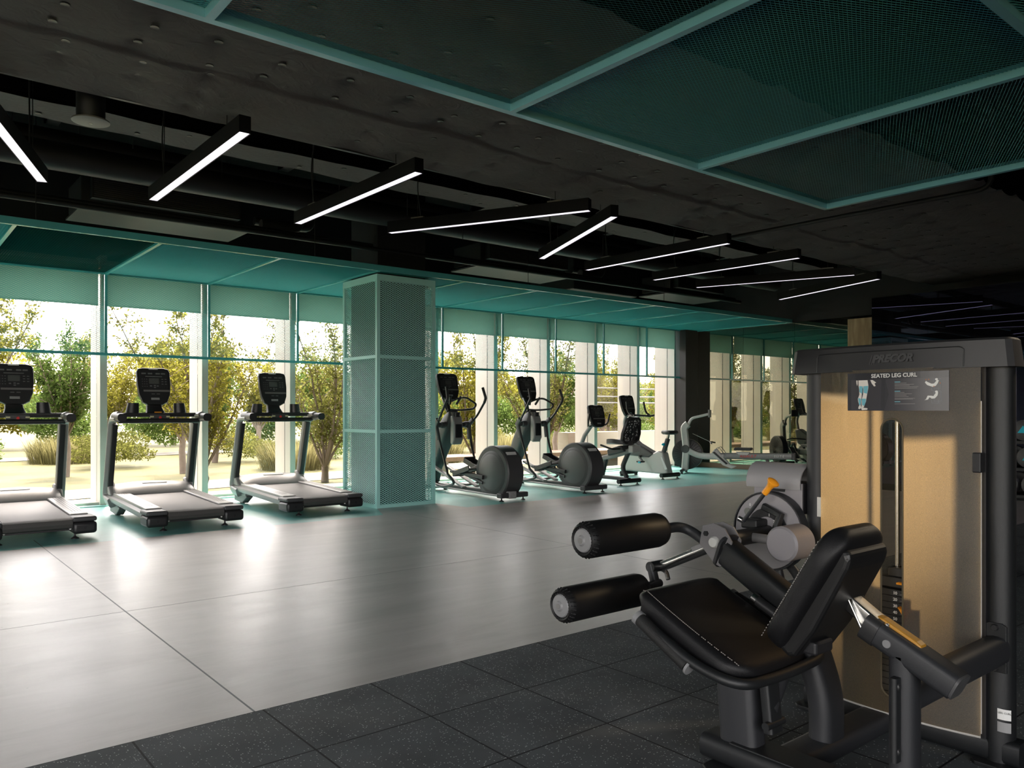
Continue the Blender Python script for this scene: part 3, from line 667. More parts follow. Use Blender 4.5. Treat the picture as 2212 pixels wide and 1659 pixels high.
# ------------------------------------------------------------------ treadmill (x centre 0, y = 0 rear, front towards the window)
def treadmill(name, loc, lb):
    R = empty(name, loc, lb, 'treadmill', 'treadmills facing the windows')
    # belt over deck with rear roller
    prof = []
    prof = [(0.055,.10),(0.02,.115),(0.0,.15),(0.02,.19),(0.055,.207),(1.62,.255),(1.62,.235),(.09,.18),(.09,.12)]
    MB().prism(prof, -.285, .285, 'x').build('running_belt', BELT, R, 30)
    MB().prism([(.06,.085),(.06,.17),(1.6,.22),(1.6,.10)], -.31, .31, 'x').build('deck_frame', PLAS, R, 0)
    for s in (-1, 1):
        def sx(a, b_): return (min(s*a, s*b_), max(s*a, s*b_))
        a, c = sx(.295, .455)
        b = MB(); b.prism([(.20,.195),(.20,.225),(1.58,.275),(1.58,.22)], a, c, 'x')
        fr = b.build('foot_rail', SILV, R, 0, bevel=.008)
        g = MB()
        for k in range(4):
            xx_ = s*(.345+.026*k)
            g.prism([(.36,.2312),(.36,.2322),(1.5,.2737),(1.5,.2727)], xx_-.0022, xx_+.0022, 'x')
        g.build('groove', PLASD, fr, 0)
        # side skirt, rounded outside
        ring = []
        pr = [(.44,.12),(.475,.13),(.492,.16),(.49,.19),(.455,.21),(.44,.205)]
        b = MB(); rings = []
        for y, dz in ((.22,-.012),(.9,.012),(1.75,.045)):
            rings.append([(s*p[0], y, p[1]+dz) for p in pr])
        b.loft(rings).build('side_rail', SILV, R, 40)
        # rear cap
        b = MB(); a, c = sx(.285,.495)
        b.box(a, c, 0, .27, .165, .212); cp = b.build('end_cap', PLASD, R, 30, bevel=.018, seg=3)
        b = MB(); b.box(a, c, -.012, .26, .05, .163); b.build('cap_lower', PLAS, cp, 30, bevel=.03, seg=4)
        MB().lathe([(.012,-.0135),(.012,-.008)], (s*.39,0,.11), 'y', 10, 1.4).build('screw_hole', GASK, cp)
        # levelling foot
        b = MB(); b.lathe([(.036,0),(.036,.006),(.012,.022),(.009,.03),(.009,.10)], (s*.315,.075,0), 'z', 18); b.build('foot', PLAS, R)
        MB().lathe([(.009,-.003),(.009,.003)], (s*.27,.052,.10), 'y', 12).build('bolt', WHITE, R)
        # front transport foot
        b = MB(); b.prism([(1.62,.01),(1.9,.03),(1.9,.10),(1.7,.12),(1.5,.14),(1.45,.10)], *sx(.33,.42), 'x'); b.build('front_foot', PLASG, R, 0, bevel=.01)
        MB().lathe([(.03,0),(.03,.012)], (s*.375,1.72,0), 'z', 14).build('foot', PLAS, R)
        # uprights: rounded outer shell with dark inner face, leaning back to the user
        path = bend([(s*.465,1.60,.16),(s*.475,1.84,.20),(s*.47,1.55,1.155),(s*.465,1.28,1.165)], .10, 6)
        up = MB().rect(path, .075, .115, .022, up=(0,1,.05)).build('upright', SILV, R, 40)
        p2 = [(s*.455,1.76,.28),(s*.452,1.515,1.08)]
        MB().rect(p2, .06, .075, .01, up=(0,1,.2)).build('upright_inlay', PLAS, up, 40)
        MB().rect([(s*.467,1.42,1.165),(s*.467,1.15,1.16)], .09, .085, .03, up=(0,0,1)).build('handle', PLASD, R, 40)
        MB().rect([(s*.467,1.16,1.16),(s*.467,1.10,1.157)], .095, .09, .035, up=(0,0,1), seg=5).build('handle_end', PLAS, R, 40)
        # gusset fairing
        MB().prism([(1.58,.24),(1.86,.24),(1.84,.40),(1.76,.40)], *sx(.40,.485), 'x').build('fairing', SILV, R, 30, bevel=.02)
        # cup holder
        b = MB(); b.loft([[(s*.27+.075*cos(t), 1.50+.06*sin(t), 1.20) for t in [2*pi*k/20 for k in range(20)]],
                          [(s*.27-s*.012+.062*cos(t), 1.50+.055*sin(t), 1.325) for t in [2*pi*k/20 for k in range(20)]]])
        b.build('cup_holder', PLAS, R, 40)
    # motor hood
    rings = []
    for x in [-.44+.88*i/16 for i in range(17)]:
        e = abs(x)/.44; k = 1 - .5*max(0, e-.78)/.22
        z1 = .385 - .03*e*e
        rings.append([(x, 1.44, .245), (x, 1.46, .258+.01*k), (x, 1.56, .262+.075*k), (x, 1.70, z1*1.0 if e < .9 else z1-.02), (x, 1.86, z1-.01), (x, 1.93, .25), (x, 1.93, .12), (x, 1.44, .12)])
    MB().loft(rings).build('motor_hood', SILV, R, 50)
    MB().prism([(1.635,.366),(1.675,.381),(1.675,.384),(1.635,.369)], -.12, .16, 'x').build('hood_badge', WHITE, R, 0)
    # crossbar, console pod
    MB().tube([(-.45,1.36,1.115),(.45,1.36,1.115)], .028, 16).build('crossbar', PLAS, R)
    b = MB(); b.rect([(-.44,1.46,1.185),(-.2,1.43,1.185),(.2,1.43,1.185),(.44,1.46,1.185)], .03, .05, .01, up=(0,0,1)); b.box(-.46,.46,1.40,1.60,1.185,1.205)
    b.build('dash', PLAS, R, 40)
    MB().box(-.10,.12,1.385,1.43,1.14,1.19).build('switch_box', PLASD, R, 0, bevel=.006)
    for x in (-.08,.10): MB().box(x-.02,x+.02,1.381,1.387,1.155,1.172).build('indicator', mat('pale_yellow', (.6,.6,.35), .4), R, 0)
    MB().lathe([(.014,-.02),(.016,-.01),(.008,0)], (.01,1.385,1.155), 'y', 12).build('emergency_stop', REDP, R)
    b = MB(); b.rect([(0,1.55,1.19),(0,1.60,1.26),(0,1.62,1.36)], .22, .10, .03, up=(0,1,0), scale=(1,.8,.75)); b.build('console_stem', PLAS, R, 40)
    t = radians(-14)
    M = Matrix.Translation((0,1.60,1.525)) @ Matrix(((1,0,0,0),(0,sin(radians(14)),-cos(radians(14)),0),(0,cos(radians(14)),sin(radians(14)),0),(0,0,0,1)))
    console(R, M, .38, .46)
    return R
T0 = treadmill('treadmill', (2.68, 8.5, 0), 'middle of the three grey treadmills, in front of the second window pillar')
MB().box(-.02,.06,1.50,1.56,1.205,1.222).build('safety_clip', ORANGE, T0, 0)
T1 = copy_tree(T0); T1.location = (1.245, 8.52, 0); T1['label'] = 'leftmost grey treadmill, cut off by the left edge of the photo'
T2 = copy_tree(T0); T2.location = (4.27, 8.76, 0); T2['label'] = 'right-hand grey treadmill, its deck end beside the mesh column'
for t in (T1, T2):
    for c in list(t.children):
        if c.name.startswith('safety_clip'): bpy.data.objects.remove(c)

# ------------------------------------------------------------------ elliptical trainer (x centre 0, y = 0 rear stabiliser)
def elliptical(loc, lb):
    R = empty('elliptical_trainer', loc, lb, 'elliptical trainer', 'elliptical trainers right of the column')
    # flywheel housing
    cy_, cz = .27, .375; n = 40
    def ring(x, r, ky=1.0):
        out = []
        for i in range(n):
            a = 2*pi*i/n; y = cy_ + r*ky*cos(a); z = cz + r*sin(a)
            if z < .07: z = .07; 
            # rear bulge
            if a < .9 or a > 2*pi-1.7: y -= 0.0
            out.append((x, y, z))
        return out
    b = MB(); b.loft([ring(-.14,.31),ring(-.14,.355),ring(-.125,.372),ring(.125,.372),ring(.14,.355),ring(.14,.31)])
    H = b.build('flywheel_housing', PLASD, R, 35)
    MB().loft([[(-.1405,cy_+r_*cos(2*pi*i/n),cz+r_*sin(2*pi*i/n)) for i in range(n)] for r_ in (.30,)]+[[(-.152,cy_+.275*cos(2*pi*i/n),cz+.275*sin(2*pi*i/n)) for i in range(n)]]).build('side_disc', mat('disc_plastic',(.075,.073,.07),.45), H, 40)
    MB().loft([[(-.152,cy_+.255*cos(2*pi*i/n),cz+.255*sin(2*pi*i/n)) for i in range(n)],[(-.157,cy_+.245*cos(2*pi*i/n),cz+.245*sin(2*pi*i/n)) for i in range(n)]]).build('inner_disc', mat('disc_plastic_lighter',(.10,.097,.093),.42), H, 40)
    MB().prism([(cy_-.30,cz+.20),(cy_-.24,cz+.285),(cy_-.243,cz+.292),(cy_-.307,cz+.205)], -.085, .085, 'x').build('badge', WHITE, H, 0)
    MB().loft([ring(-.141,.376),ring(.141,.376)]) 
    MB().box(-.23,.25,-.06,.05,.045,.115).build('rear_stabiliser', PLASD, R, 0, bevel=.015)
    for s in (-.18,.2): MB().lathe([(.032,0),(.032,.006),(.01,.02),(.01,.05)], (s,0,0), 'z', 14).build('foot', PLAS, R)
    MB().box(-.05,.05,.0,1.95,.05,.12).build('base_rail', PLASD, R, 0, bevel=.012)
    MB().tube([(-.20,.02,.075),(-.17,1.7,.09)], .014, 10).build('side_tube', SILV, R)
    MB().box(-.26,.26,1.86,1.95,.03,.10).build('front_stabiliser', PLASD, R, 0, bevel=.015)
    for s in (-.2,.2): MB().lathe([(.03,0),(.03,.035)], (s,1.9,0), 'z', 14).build('foot', PLAS, R)
    # drive tower: swept body leaning back
    rings = []
    for y, z, w, d in ((1.95,.10,.16,.20),(1.90,.30,.17,.24),(1.78,.55,.20,.30),(1.64,.80,.24,.34),(1.52,1.0,.25,.32),(1.47,1.12,.22,.26),(1.47,1.19,.16,.18)):
        rings.append([(a*w/.25, y+c*d/.25, z - c*.35) for a, c in rrect(.25,.25,.06,3)])
    MB().loft(rings).build('drive_tower', PLASD, R, 45)
    # grey face plate
    b = MB(); b.prism([(1.30,.72),(1.255,.80),(1.265,1.06),(1.30,1.16),(1.36,1.16),(1.36,.74)], -.085, .085, 'x')
    fp = b.build('face_plate', SILV, R, 30, bevel=.02, seg=3)
    MB().box(-.055,.055,1.248,1.262,.83,1.03).build('dark_panel', GASK, fp, 0, bevel=.004)
    MB().lathe([(.07,-.01),(.075,.06),(.06,.06)], (0,1.34,1.15), 'z', 20).build('cup_holder', PLAS, R)
    # mast
    MB().tube([(0,1.50,1.12),(0,1.56,1.36),(0,1.60,1.46)], .035, 14).build('mast', PLAS, R)
    M = Matrix.Translation((0,1.53,1.60)) @ Matrix(((1,0,0,0),(0,sin(radians(16)),-cos(radians(16)),0),(0,cos(radians(16)),sin(radians(16)),0),(0,0,0,1)))
    console(R, M, .37, .42)
    # fixed handlebar loop
    hb_ = MB()
    for s in (-1,1):
        hb_.tube(bend([(0,1.52,1.36),(s*.12,1.46,1.42),(s*.22,1.38,1.44),(s*.29,1.20,1.33),(s*.25,1.22,1.26),(s*.12,1.40,1.24),(0,1.54,1.25)], .07), .016, 12)
        hb_.tube([(s*.06,1.40,1.33),(s*.10,1.33,1.45)], .018, 10)
    hb_.build('fixed_handlebar', PLAS, R)
    for s in (-1, 1):
        mv = MB().tube(bend([(s*.27,1.15,.30),(s*.28,1.33,.75),(s*.30,1.42,1.02),(s*.335,1.26,1.14),(s*.35,1.08,1.36)], .08), .017, 12)
        ar = mv.build('swing_arm', PLAS, R)
        MB().rect(bend([(s*.285,1.37,.80),(s*.30,1.42,1.02),(s*.32,1.33,1.10)], .05), .05, .075, .02, up=(0,1,0), scale=None).build('arm_sleeve', PLASD, ar, 40)
        MB().tube(bend([(s*.35,1.085,1.355),(s*.345,1.04,1.42),(s*.33,1.10,1.58)], .05), .021, 12).build('grip', PLAS, ar)
        MB().lathe([(.04,0),(.04,.10),(.05,.11),(.05,.19),(.04,.20)], (s*.12 if s > 0 else -.32,1.42,1.02), 'x', 18).build('pivot', PLASD, R)
        # pedals with raised rim
        py, pz = (.86,.36) if s < 0 else (1.02,.42)
        Mt = Matrix.Translation((s*.155, py, pz)) @ Matrix.Rotation(radians(18 if s > 0 else -16), 4, 'X')
        b = MB(); b.box(-.085,.085,-.20,.20,-.02,.0, Mt)
        pd = b.build('pedal', PLAS, R, 0, bevel=.01)
        b = MB(); b.box(-.095,-.078,-.21,.21,-.03,.045,Mt).box(.078,.095,-.21,.21,-.03,.045,Mt).box(-.095,.095,.19,.215,-.03,.06,Mt)
        b.build('pedal_rim', PLAS, pd, 0, bevel=.012)
        MB().tube([(s*.155, .45, .22 if s < 0 else .40), (s*.155, py+.02, pz-.045), (s*.18,1.2,pz-.02)], .022, 10).build('pedal_arm', PLASD, R)
        MB().rect([(s*.175,.42,.30),(s*.175,.98,.34)], .04, .055, .008).build('crank_link', PLAS, R, 40)
        MB().rect([(s*.12,.95,.12),(s*.12,1.75,.38)], .075, .03, .008).build('ramp', SILV, R, 40)
        MB().tube(bend([(s*.27,1.16,.31),(s*.24,1.0,.18),(s*.2,1.35,.10),(s*.2,1.6,.13)], .12), .02, 10).build('curved_link', PLASD, R)
    return R
E0 = elliptical((6.86, 8.42, 0), 'black elliptical trainer partly hidden by the mesh column')
E1 = copy_tree(E0); E1.location = (8.47, 8.46, 0); E1['label'] = 'second black elliptical trainer, standing fully clear of the mesh column'
MB().box(-.10,.03,-.07,.06,.035,.135).build('packing_film', mat('clear_film', (.35,.35,.34), .25, 0, .8, .5, 60, .8, 60), E0, 0, bevel=.01)

# ------------------------------------------------------------------ recumbent bike
R = empty('recumbent_bike', (9.80, 8.95, 0), 'recumbent exercise bike with a white-printed mesh backrest', 'exercise bike')
MB().tube([(-.26,0,.07),(.26,0,.07)], .038, 14).build('rear_stabiliser', PLAS, R)
for s in (-.2,.2): MB().lathe([(.03,0),(.03,.006),(.01,.02),(.01,.05)], (s,0,0), 'z', 14).build('foot', PLAS, R)
MB().rect(bend([(0,0,.09),(0,.30,.10),(0,1.45,.10)], .1), .08, .06, .015).build('base_rail', PLASD, R, 40)
MB().tube([(-.24,1.42,.06),(.24,1.42,.06)], .035, 14).build('front_stabiliser', PLAS, R)
for s in (-.2,.2): MB().lathe([(.03,0),(.03,.03)], (s,1.42,0), 'z', 14).build('foot', PLAS, R)
MB().rect(bend([(0,.05,.12),(0,.16,.28),(0,-.02,.60)], .12), .07, .06, .015, up=(0,1,0)).build('rear_post', PLASD, R, 40)
MB().rect([(0,.62,.10),(0,.52,.40)], .06, .055, .012, up=(0,1,0)).build('front_post', PLASD, R, 40)
b = MB(); b.rect([(-.03,-.12,.59),(-.03,.78,.37)], .04, .075, .01); b.rect([(.05,-.12,.59),(.05,.78,.37)], .04, .075, .01); b.build('seat_rail', SILV, R, 40)
MB().box(-.09,.11,-.16,-.06,.54,.66).build('rail_end_cap', SILVL, R, 0, bevel=.015)
MB().prism([(.02,.56),(.40,.47),(.42,.58),(.10,.66)], -.10, .12, 'x').build('seat_carriage', PLASD, R, 0, bevel=.02)
b = MB(); b.loft([[(x, y, .66+dz+.03*(abs(x)/.2)**2) for x, y in [(.22*cos(t), .20+.24*sin(t)) for t in [2*pi*k/24 for k in range(24)]]] for dz in (0,.05,.07)])
b.build('seat', PLASD, R, 40)
# back rest shell: mesh with rim
Mb = Matrix.Translation((0,-.06,.90)) @ Matrix.Rotation(radians(14), 4, 'X')
def bkp(x, z, y=0): return Mb @ Vector((x, y, z))
outl = [(-.13,-.21),(0,-.225),(.13,-.21),(.205,-.15),(.215,-.05),(.18,.12),(.15,.20),(.09,.235),(-.09,.235),(-.15,.20),(-.18,.12),(-.215,-.05),(-.205,-.15)]
def br(k, y): return [bkp(x*k, z*k, y) for x, z in outl]
MB().loft([br(.90,.02),br(.90,.03)]).build('backrest', GASK, R, 40)
b = MB(); rngs = [br(1,.03),br(1,-.02),br(.86,-.02),br(.86,.03),br(1,.03)]; b.loft(rngs, cap=False); b.build('backrest_rim', PLAS, R, 40)
b = MB(); r_ = random.Random(4)
for k in range(90):
    z = r_.uniform(-.18,.2); x = r_.uniform(-1,1)*(.165-.05*(z+.2)); w_ = r_.uniform(.004,.014); h_ = r_.uniform(.004,.018)
    if -.02 < x < .02: continue
    b.add([bkp(x-w_,z-h_,-.0), bkp(x+w_,z-h_*.6,-.0), bkp(x+w_*.6,z+h_,-.0), bkp(x-w_*.8,z+h_*.7,-.0)], [(0,1,2,3)])
pb = b.build('backrest_pattern', WHITE, R, 0); pb['kind'] = 'stuff'
MB().box(-.02,.02,-.13,-.11,.72,.98).build('backrest_spine', PLAS, R, 0, bevel=.008)
for s in (-1,1):
    MB().tube(bend([(s*.12,.10,.60),(s*.28,.14,.60),(s*.30,.36,.66)], .06), .017, 10).build('seat_handle', PLAS, R)
    MB().rect([(s*.13,1.02,.30),(s*.20,1.02,.30),(s*.20,1.02,.42)], .02, .05, .005).build('crank', PLASD, R, 0)
    MB().box(s*.25-.055,s*.25+.055,.93,1.08,.40,.43).build('pedal', PLAS, R, 0, bevel=.01)
b = MB(); b.loft([[(x_, 1.05+.30*cos(t), max(.09,.34+.26*sin(t))) for t in [2*pi*k/28 for k in range(28)]] for x_ in (-.09,-.08,.08,.09)]); b.build('drive_housing', PLASG, R, 40)
MB().rect([(0,1.20,.50),(0,1.05,.80),(0,.86,1.0)], .07, .06, .02, up=(0,1,0)).build('mast', SILV, R, 40)
hb_ = MB()
for s in (-1,1): hb_.tube(bend([(0,.88,.97),(s*.12,.82,.95),(s*.24,.72,1.0),(s*.25,.68,1.18)], .07), .016, 10)
hb_.build('handlebar', PLAS, R)
M = Matrix.Translation((0,.74,1.14)) @ Matrix(((1,0,0,0),(0,sin(radians(16)),-cos(radians(16)),0),(0,cos(radians(16)),sin(radians(16)),0),(0,0,0,1)))
console(R, M, .36, .40)

# ------------------------------------------------------------------ upright bike
R = empty('upright_bike', (11.27, 9.30, 0), 'silver-bodied upright exercise bike with a cyan saddle knob', 'exercise bike')
MB().tube([(-.25,0,.07),(.25,0,.07)], .038, 14).build('rear_stabiliser', PLAS, R)
MB().tube([(-.22,1.0,.06),(.22,1.0,.06)], .035, 14).build('front_stabiliser', PLAS, R)
for s in (-.2,.2):
    MB().lathe([(.03,0),(.03,.006),(.01,.02),(.01,.05)], (s,0,0), 'z', 14).build('foot', PLAS, R)
    MB().lathe([(.03,0),(.03,.03)], (s,1.0,0), 'z', 14).build('foot', PLAS, R)
MB().prism([(-.02,.08),(-.0,.12),(.10,.47),(.22,.50),(.42,.42),(1.02,.42),(1.08,.15),(1.0,.09)], -.085, .085, 'x').build('lower_body', SILVL, R, 30, bevel=.03, seg=3)
MB().prism([(.30,.44),(.42,.36),(.92,.38),(1.06,.46),(1.12,.78),(1.0,.80),(.72,.62)], -.095, .095, 'x').build('upper_cover', PLASD, R, 30, bevel=.03, seg=3)
MB().prism([(-.01,.18),(.12,.40),(.14,.38),(.05,.16)], -.09, -.086, 'x').build('side_badge', WHITE, R, 0)
MB().rect([(0,.16,.44),(0,.05,.72)], .075, .065, .015, up=(0,1,0)).build('seat_tube', PLASD, R, 40)
MB().rect([(0,.07,.68),(0,.035,.80)], .045, .04, .008, up=(0,1,0)).build('seat_post', CHROME, R, 40)
b = MB(); sring = []
for z, k in ((.80,.75),(.825,1),(.86,.98),(.875,.8)):
    sring.append([(x*k, .03+y*k, z) for x, y in ((-.12,-.12),(-.06,-.14),(.06,-.14),(.12,-.12),(.135,-.05),(.10,.03),(.05,.09),(.03,.15),(-.03,.15),(-.05,.09),(-.10,.03),(-.135,-.05))])
b.loft(sring).build('saddle', PLAS, R, 50)
MB().lathe([(.01,0),(.01,.03),(.025,.035),(.025,.06),(.01,.065)], (-.11,.10,.62), 'x', 12).build('saddle_knob', CYAN, R)
for s in (-1,1):
    MB().rect([(s*.10,.60,.38),(s*.16,.60,.38),(s*.17,.50 if s < 0 else .7,.30 if s < 0 else .46)], .02, .045, .005, up=(0,0,1)).build('crank', PLASD, R, 0)
    MB().box(s*.23-.055, s*.23+.055, (.44 if s < 0 else .64), (.56 if s < 0 else .76), (.28 if s < 0 else .45), (.31 if s < 0 else .48)).build('pedal', PLAS, R, 0, bevel=.01)
MB().box(-.30,-.28,.45,.50,.27,.30).build('pedal_strap_clip', CYAN, R, 0)
MB().rect(bend([(0,1.06,.72),(0,1.12,1.0),(0,1.05,1.18)], .1), .065, .055, .02, up=(0,1,0)).build('mast', SILV, R, 40)
hb_ = MB()
for s in (-1,1):
    hb_.tube(bend([(0,1.02,1.16),(s*.14,.88,1.14),(s*.24,.66,1.13),(s*.27,.60,1.15)], .07), .02, 10)
    hb_.tube(bend([(s*.24,.66,1.13),(s*.25,.80,1.20),(s*.24,.84,1.40)], .08), .019, 10)
hb_.build('handlebar', PLAS, R)
M = Matrix.Translation((0,1.02,1.325)) @ Matrix(((1,0,0,0),(0,sin(radians(16)),-cos(radians(16)),0),(0,cos(radians(16)),sin(radians(16)),0),(0,0,0,1)))
console(R, M, .36, .42)

# ------------------------------------------------------------------ rowing machine: local +x along the rail towards its tail
RA = atan2(-.88, .47)
R = empty('rowing_machine', (12.55, 9.98, 0), 'silver air rowing machine with a long lettered rail before the black mirror wall', 'rowing machine', rz=RA)
MB().tube([(-.02,-.28,.06),(-.02,.28,.06)], .03, 12).build('front_stabiliser', PLAS, R)
for s in (-.24,.24): MB().lathe([(.025,0),(.025,.035)], (-.02,s,0), 'z', 12).build('foot', PLAS, R)
# fan cage
fcx, fcz, fcy = .03, .37, .13
b = MB()
for i in range(30):
    a = 2*pi*i/30
    b.tube([(fcx+.05*cos(a), fcy-.10, fcz+.05*sin(a)), (fcx+.27*cos(a), fcy-.08, fcz+.27*sin(a)), (fcx+.29*cos(a), fcy, fcz+.29*sin(a)), (fcx+.27*cos(a), fcy+.08, fcz+.27*sin(a)), (fcx+.05*cos(a), fcy+.10, fcz+.05*sin(a))], .003, 5)
b.build('fan_cage', PLAS, R)
MB().lathe([(.02,-.07),(.24,-.06),(.25,0),(.24,.06),(.02,.07)], (fcx,fcy,fcz), 'y', 30).build('fan_drum', GASK, R)
b = MB(); b.lathe([(.275,-.07),(.30,-.06),(.30,.06),(.275,.07)], (fcx,fcy,fcz), 'y', 40); b.build('fan_rim', PLAS, R)
MB().lathe([(.002,-.135),(.075,-.13),(.08,-.10)], (.02,0,.48), 'y', 24).build('round_cover', PLASD, R)
# front post
MB().rect(bend([(.0,0,.07),(.03,0,.50),(-.02,0,.90),(.06,0,.97)], .1), .09, .14, .03, up=(1,0,0)).build('front_post', SILVL, R, 40)
MB().rect(bend([(.06,0,.93),(.12,0,1.08),(.48,0,1.17)], .10), .05, .05, .015, up=(0,1,0)).build('display_arm', SILVL, R, 40)
MB().box(.46,.50,-.085,.085,1.10,1.25).build('display', PLASG, R, 0, bevel=.01)
MB().box(.50,.503,-.06,.06,1.13,1.22).build('display_screen', mat('lcd_screen2', (.12,.125,.12), .3), R, 0)
b = MB(); b.loft([[(.16+.14*cos(t), y_, .68+.26*sin(t)) for t in [2*pi*k/28 for k in range(28)]] for y_ in (-.07,.07)], cap=False)
b.loft([[(.16+.10*cos(t), y_, .68+.21*sin(t)) for t in [2*pi*k/28 for k in range(28)]] for y_ in (-.07,.07)], cap=False)
# rail
MB().rect(bend([(0,0,.48),(.28,0,.34),(.75,0,.34)], .18), .10, .12, .02).build('rail_bracket', SILVL, R, 40)
MB().rect([(.55,0,.35),(2.0,0,.37)], .075, .12, .015).build('rail', mat('rail_grey', (.22,.225,.22), .4, .2), R, 40)
MB().box(1.99,2.06,-.045,.045,.30,.435).build('rail_end_cap', PLASD, R, 0, bevel=.012)
MB().rect([(1.55,0,.31),(1.62,0,.08)], .05, .06, .01, up=(1,0,0)).build('rear_leg', PLASD, R, 40)
MB().tube([(1.62,-.24,.055),(1.62,.24,.055)], .028, 12).build('rear_stabiliser', PLAS, R)
for s in (-.2,.2): MB().lathe([(.022,0),(.022,.035)], (1.62,s,0), 'z', 12).build('foot', PLAS, R)
MB().box(.95,1.28,-.15,.15,.47,.52).build('seat', PLASD, R, 0, bevel=.02)
MB().prism([(.98,.44),(1.25,.44),(1.20,.38),(1.03,.38)], -.055, .055, 'y').build('seat_carriage', SILVL, R, 0, bevel=.005)
for s in (-1,1):
    Mt = Matrix.Translation((.72, s*.14, .30)) @ Matrix.Rotation(radians(42), 4, 'Y')
    MB().box(-.20,.14,-.06,.06,-.012,.012,Mt).build('footplate', PLASD, R, 0, bevel=.008)
    MB().prism([(.52,.40),(.60,.50),(.86,.20),(.98,.15),(.90,.12),(.74,.18)], s*.085-.006, s*.085+.006, 'y').build('footplate_bracket', SILVL, R, 0)
    MB().rect(bend([(.60,s*.14,.45),(.66,s*.14,.55),(.80,s*.14,.36)], .08), .05, .006).build('foot_strap', GREYP, R, 40)
MB().tube([(.55,-.22,.60),(.50,-.08,.62),(.50,.08,.62),(.55,.22,.60)], .014, 10).build('pull_handle', PLAS, R)
MB().tube([(.15,0,.78),(.50,0,.62)], .004, 6).build('pull_cord', mat('cord', (.6,.58,.52), .6), R)
lettM = frame((1.42,-.039,.363), (1,0,.0138), (0,0,1))
text('ASSAULT', .075, REDP, R, frame((1.20,-.0385,.357),(1,0,.0138),(-.0138,0,1)), shear=.25, bold=.0015)
text('ROWER', .062, GREYP, R, frame((1.50,-.0385,.361),(1,0,.0138),(-.0138,0,1)), space=1.15)
text('ELITE', .062, WHITE, R, frame((1.77,-.0385,.365),(1,0,.0138),(-.0138,0,1)), space=1.3)

# ------------------------------------------------------------------ seated leg curl machine (world metres, origin subtracted)
LO = (2.7, 1.45, 0.0)
LC = empty('leg_curl_machine', LO, 'large black seated leg curl machine with a smoked gold weight shroud in the right foreground', 'weight machine')
def lb(b, name, m, sm=40, bevel=0.0, seg=2, parent=None, label=None, subdiv=0):
    o = b.build(name, m, parent or LC, sm, bevel, seg, org=LO if (parent is None or parent.get('_local', 1)) else None, subdiv=subdiv)
    if label: o['label'] = label
    return o
XS = 2.33
# frame: base tube, cross tube, seat post, front post, arm, beam
lb(MB().rect([(XS,1.74,.062),(XS,.72,.062)], .125, .085, .03), 'base_tube', BLK)
lb(MB().lathe([(.002,0),(.035,0),(.04,.004)], (XS,1.74,.062), 'y', 20), 'tube_cap', BLK)
b = MB()
b.prism([(2.205,1.60),(2.20,1.66),(2.23,1.70),(2.45,1.70),(2.46,1.66),(2.46,1.60)], .012, .022, 'z')
lb(b, 'foot_plate', BLK, 0, .004)
lb(MB().rect([(XS,1.46,.065),(3.09,1.46,.065)], .13, .07, .025), 'cross_tube', BLKG)
lb(MB().box(2.27,2.39,1.30,1.62,.102,.109), 'joint_plate', BLK, 0, .003)
lb(MB().rect([(XS-.07,1.38,.065),(XS-.07,.88,.065)], .03,.085,.014), 'clamp_plate', BLKG)
for y in (1.36, .92): lb(MB().lathe([(.016,-.008),(.016,0)], (XS-.085,y,.065), 'x', 6), 'bolt', BLK)
lb(MB().rect([(XS,1.605,.09),(XS,1.63,.43)], .085, .145, .025, up=(0,1,0)), 'seat_post', BLKG)
lb(MB().rect([(XS+.005,1.49,.17),(XS+.005,1.515,.40)], .07, .035, .008, up=(0,1,0)), 'post_bracket', BLK)
for z in (.20,): lb(MB().lathe([(.014,-.05),(.014,.05)], (XS,1.485,z), 'x', 10), 'bolt', BLK)
lb(MB().tube([(XS,1.50,.24),(XS+.14,1.53,.345),(XS+.16,1.54,.38)], .024, 14), 'brace', BLKG)
lb(MB().rect(bend([(2.60,1.45,.085),(2.60,1.45,.24),(2.59,1.50,.40),(2.585,1.56,.49)], .25, 8), .13, .085, .03, up=(0,1,0)), 'rear_post', BLKG)
# seat cushion: profile in the y-z plane extruded along x with rounded rim
def cushion(name, pts, x0, x1, th, r=.035, lift=0.0, corner=.0, m=LEATHER, nrm_flip=1):
    """pts: list of (y,z) along the cushion; thickness th below; superellipse cross section; narrow rounded ends"""
    n = len(pts); rings = []
    P = [Vector((0, p[0], p[1])) for p in pts]
    cum = [0]
    for i in range(1, n): cum.append(cum[-1] + (P[i]-P[i-1]).length)
    T_ = cum[-1]
    for i in range(n):
        a = P[max(i-1,0)]; c = P[min(i+1,n-1)]; t = (c-a).normalized(); nn = Vector((0, -t.z, t.y))*nrm_flip
        s_ = cum[i]/T_
        e = min(s_, 1-s_)*T_
        k = 1.0; kt = 1.0
        if e < r: q = 1-e/r; k = 1-.0*q; kt = sqrt(max(0.02, 1-q*q))
        kc = 1.0
        if corner and e < corner: q = 1-e/corner; kc = 1 - (1-sqrt(max(0.0,1-q*q)))*.6
        cx = (x0+x1)/2; hw = (x1-x0)/2*kc
        ring = []
        for j in range(28):
            a_ = 2*pi*j/28; ca, sa = cos(a_), sin(a_)
            X = cx + hw*(abs(ca)**.28)*(1 if ca >= 0 else -1)
            d = (abs(sa)**.55)*(1 if sa >= 0 else -1)*th/2*kt
            ring.append(P[i] + Vector((X, 0, 0)) + nn*(d - th/2))
        rings.append(ring)
    return MB().loft(rings)
def samples(a, b, n, crv=0.0):
    out = []
    for i in range(n+1):
        t = i/n; y = a[0]+(b[0]-a[0])*t; z = a[1]+(b[1]-a[1])*t
        out.append((y, z + crv*4*t*(1-t)))
    return out
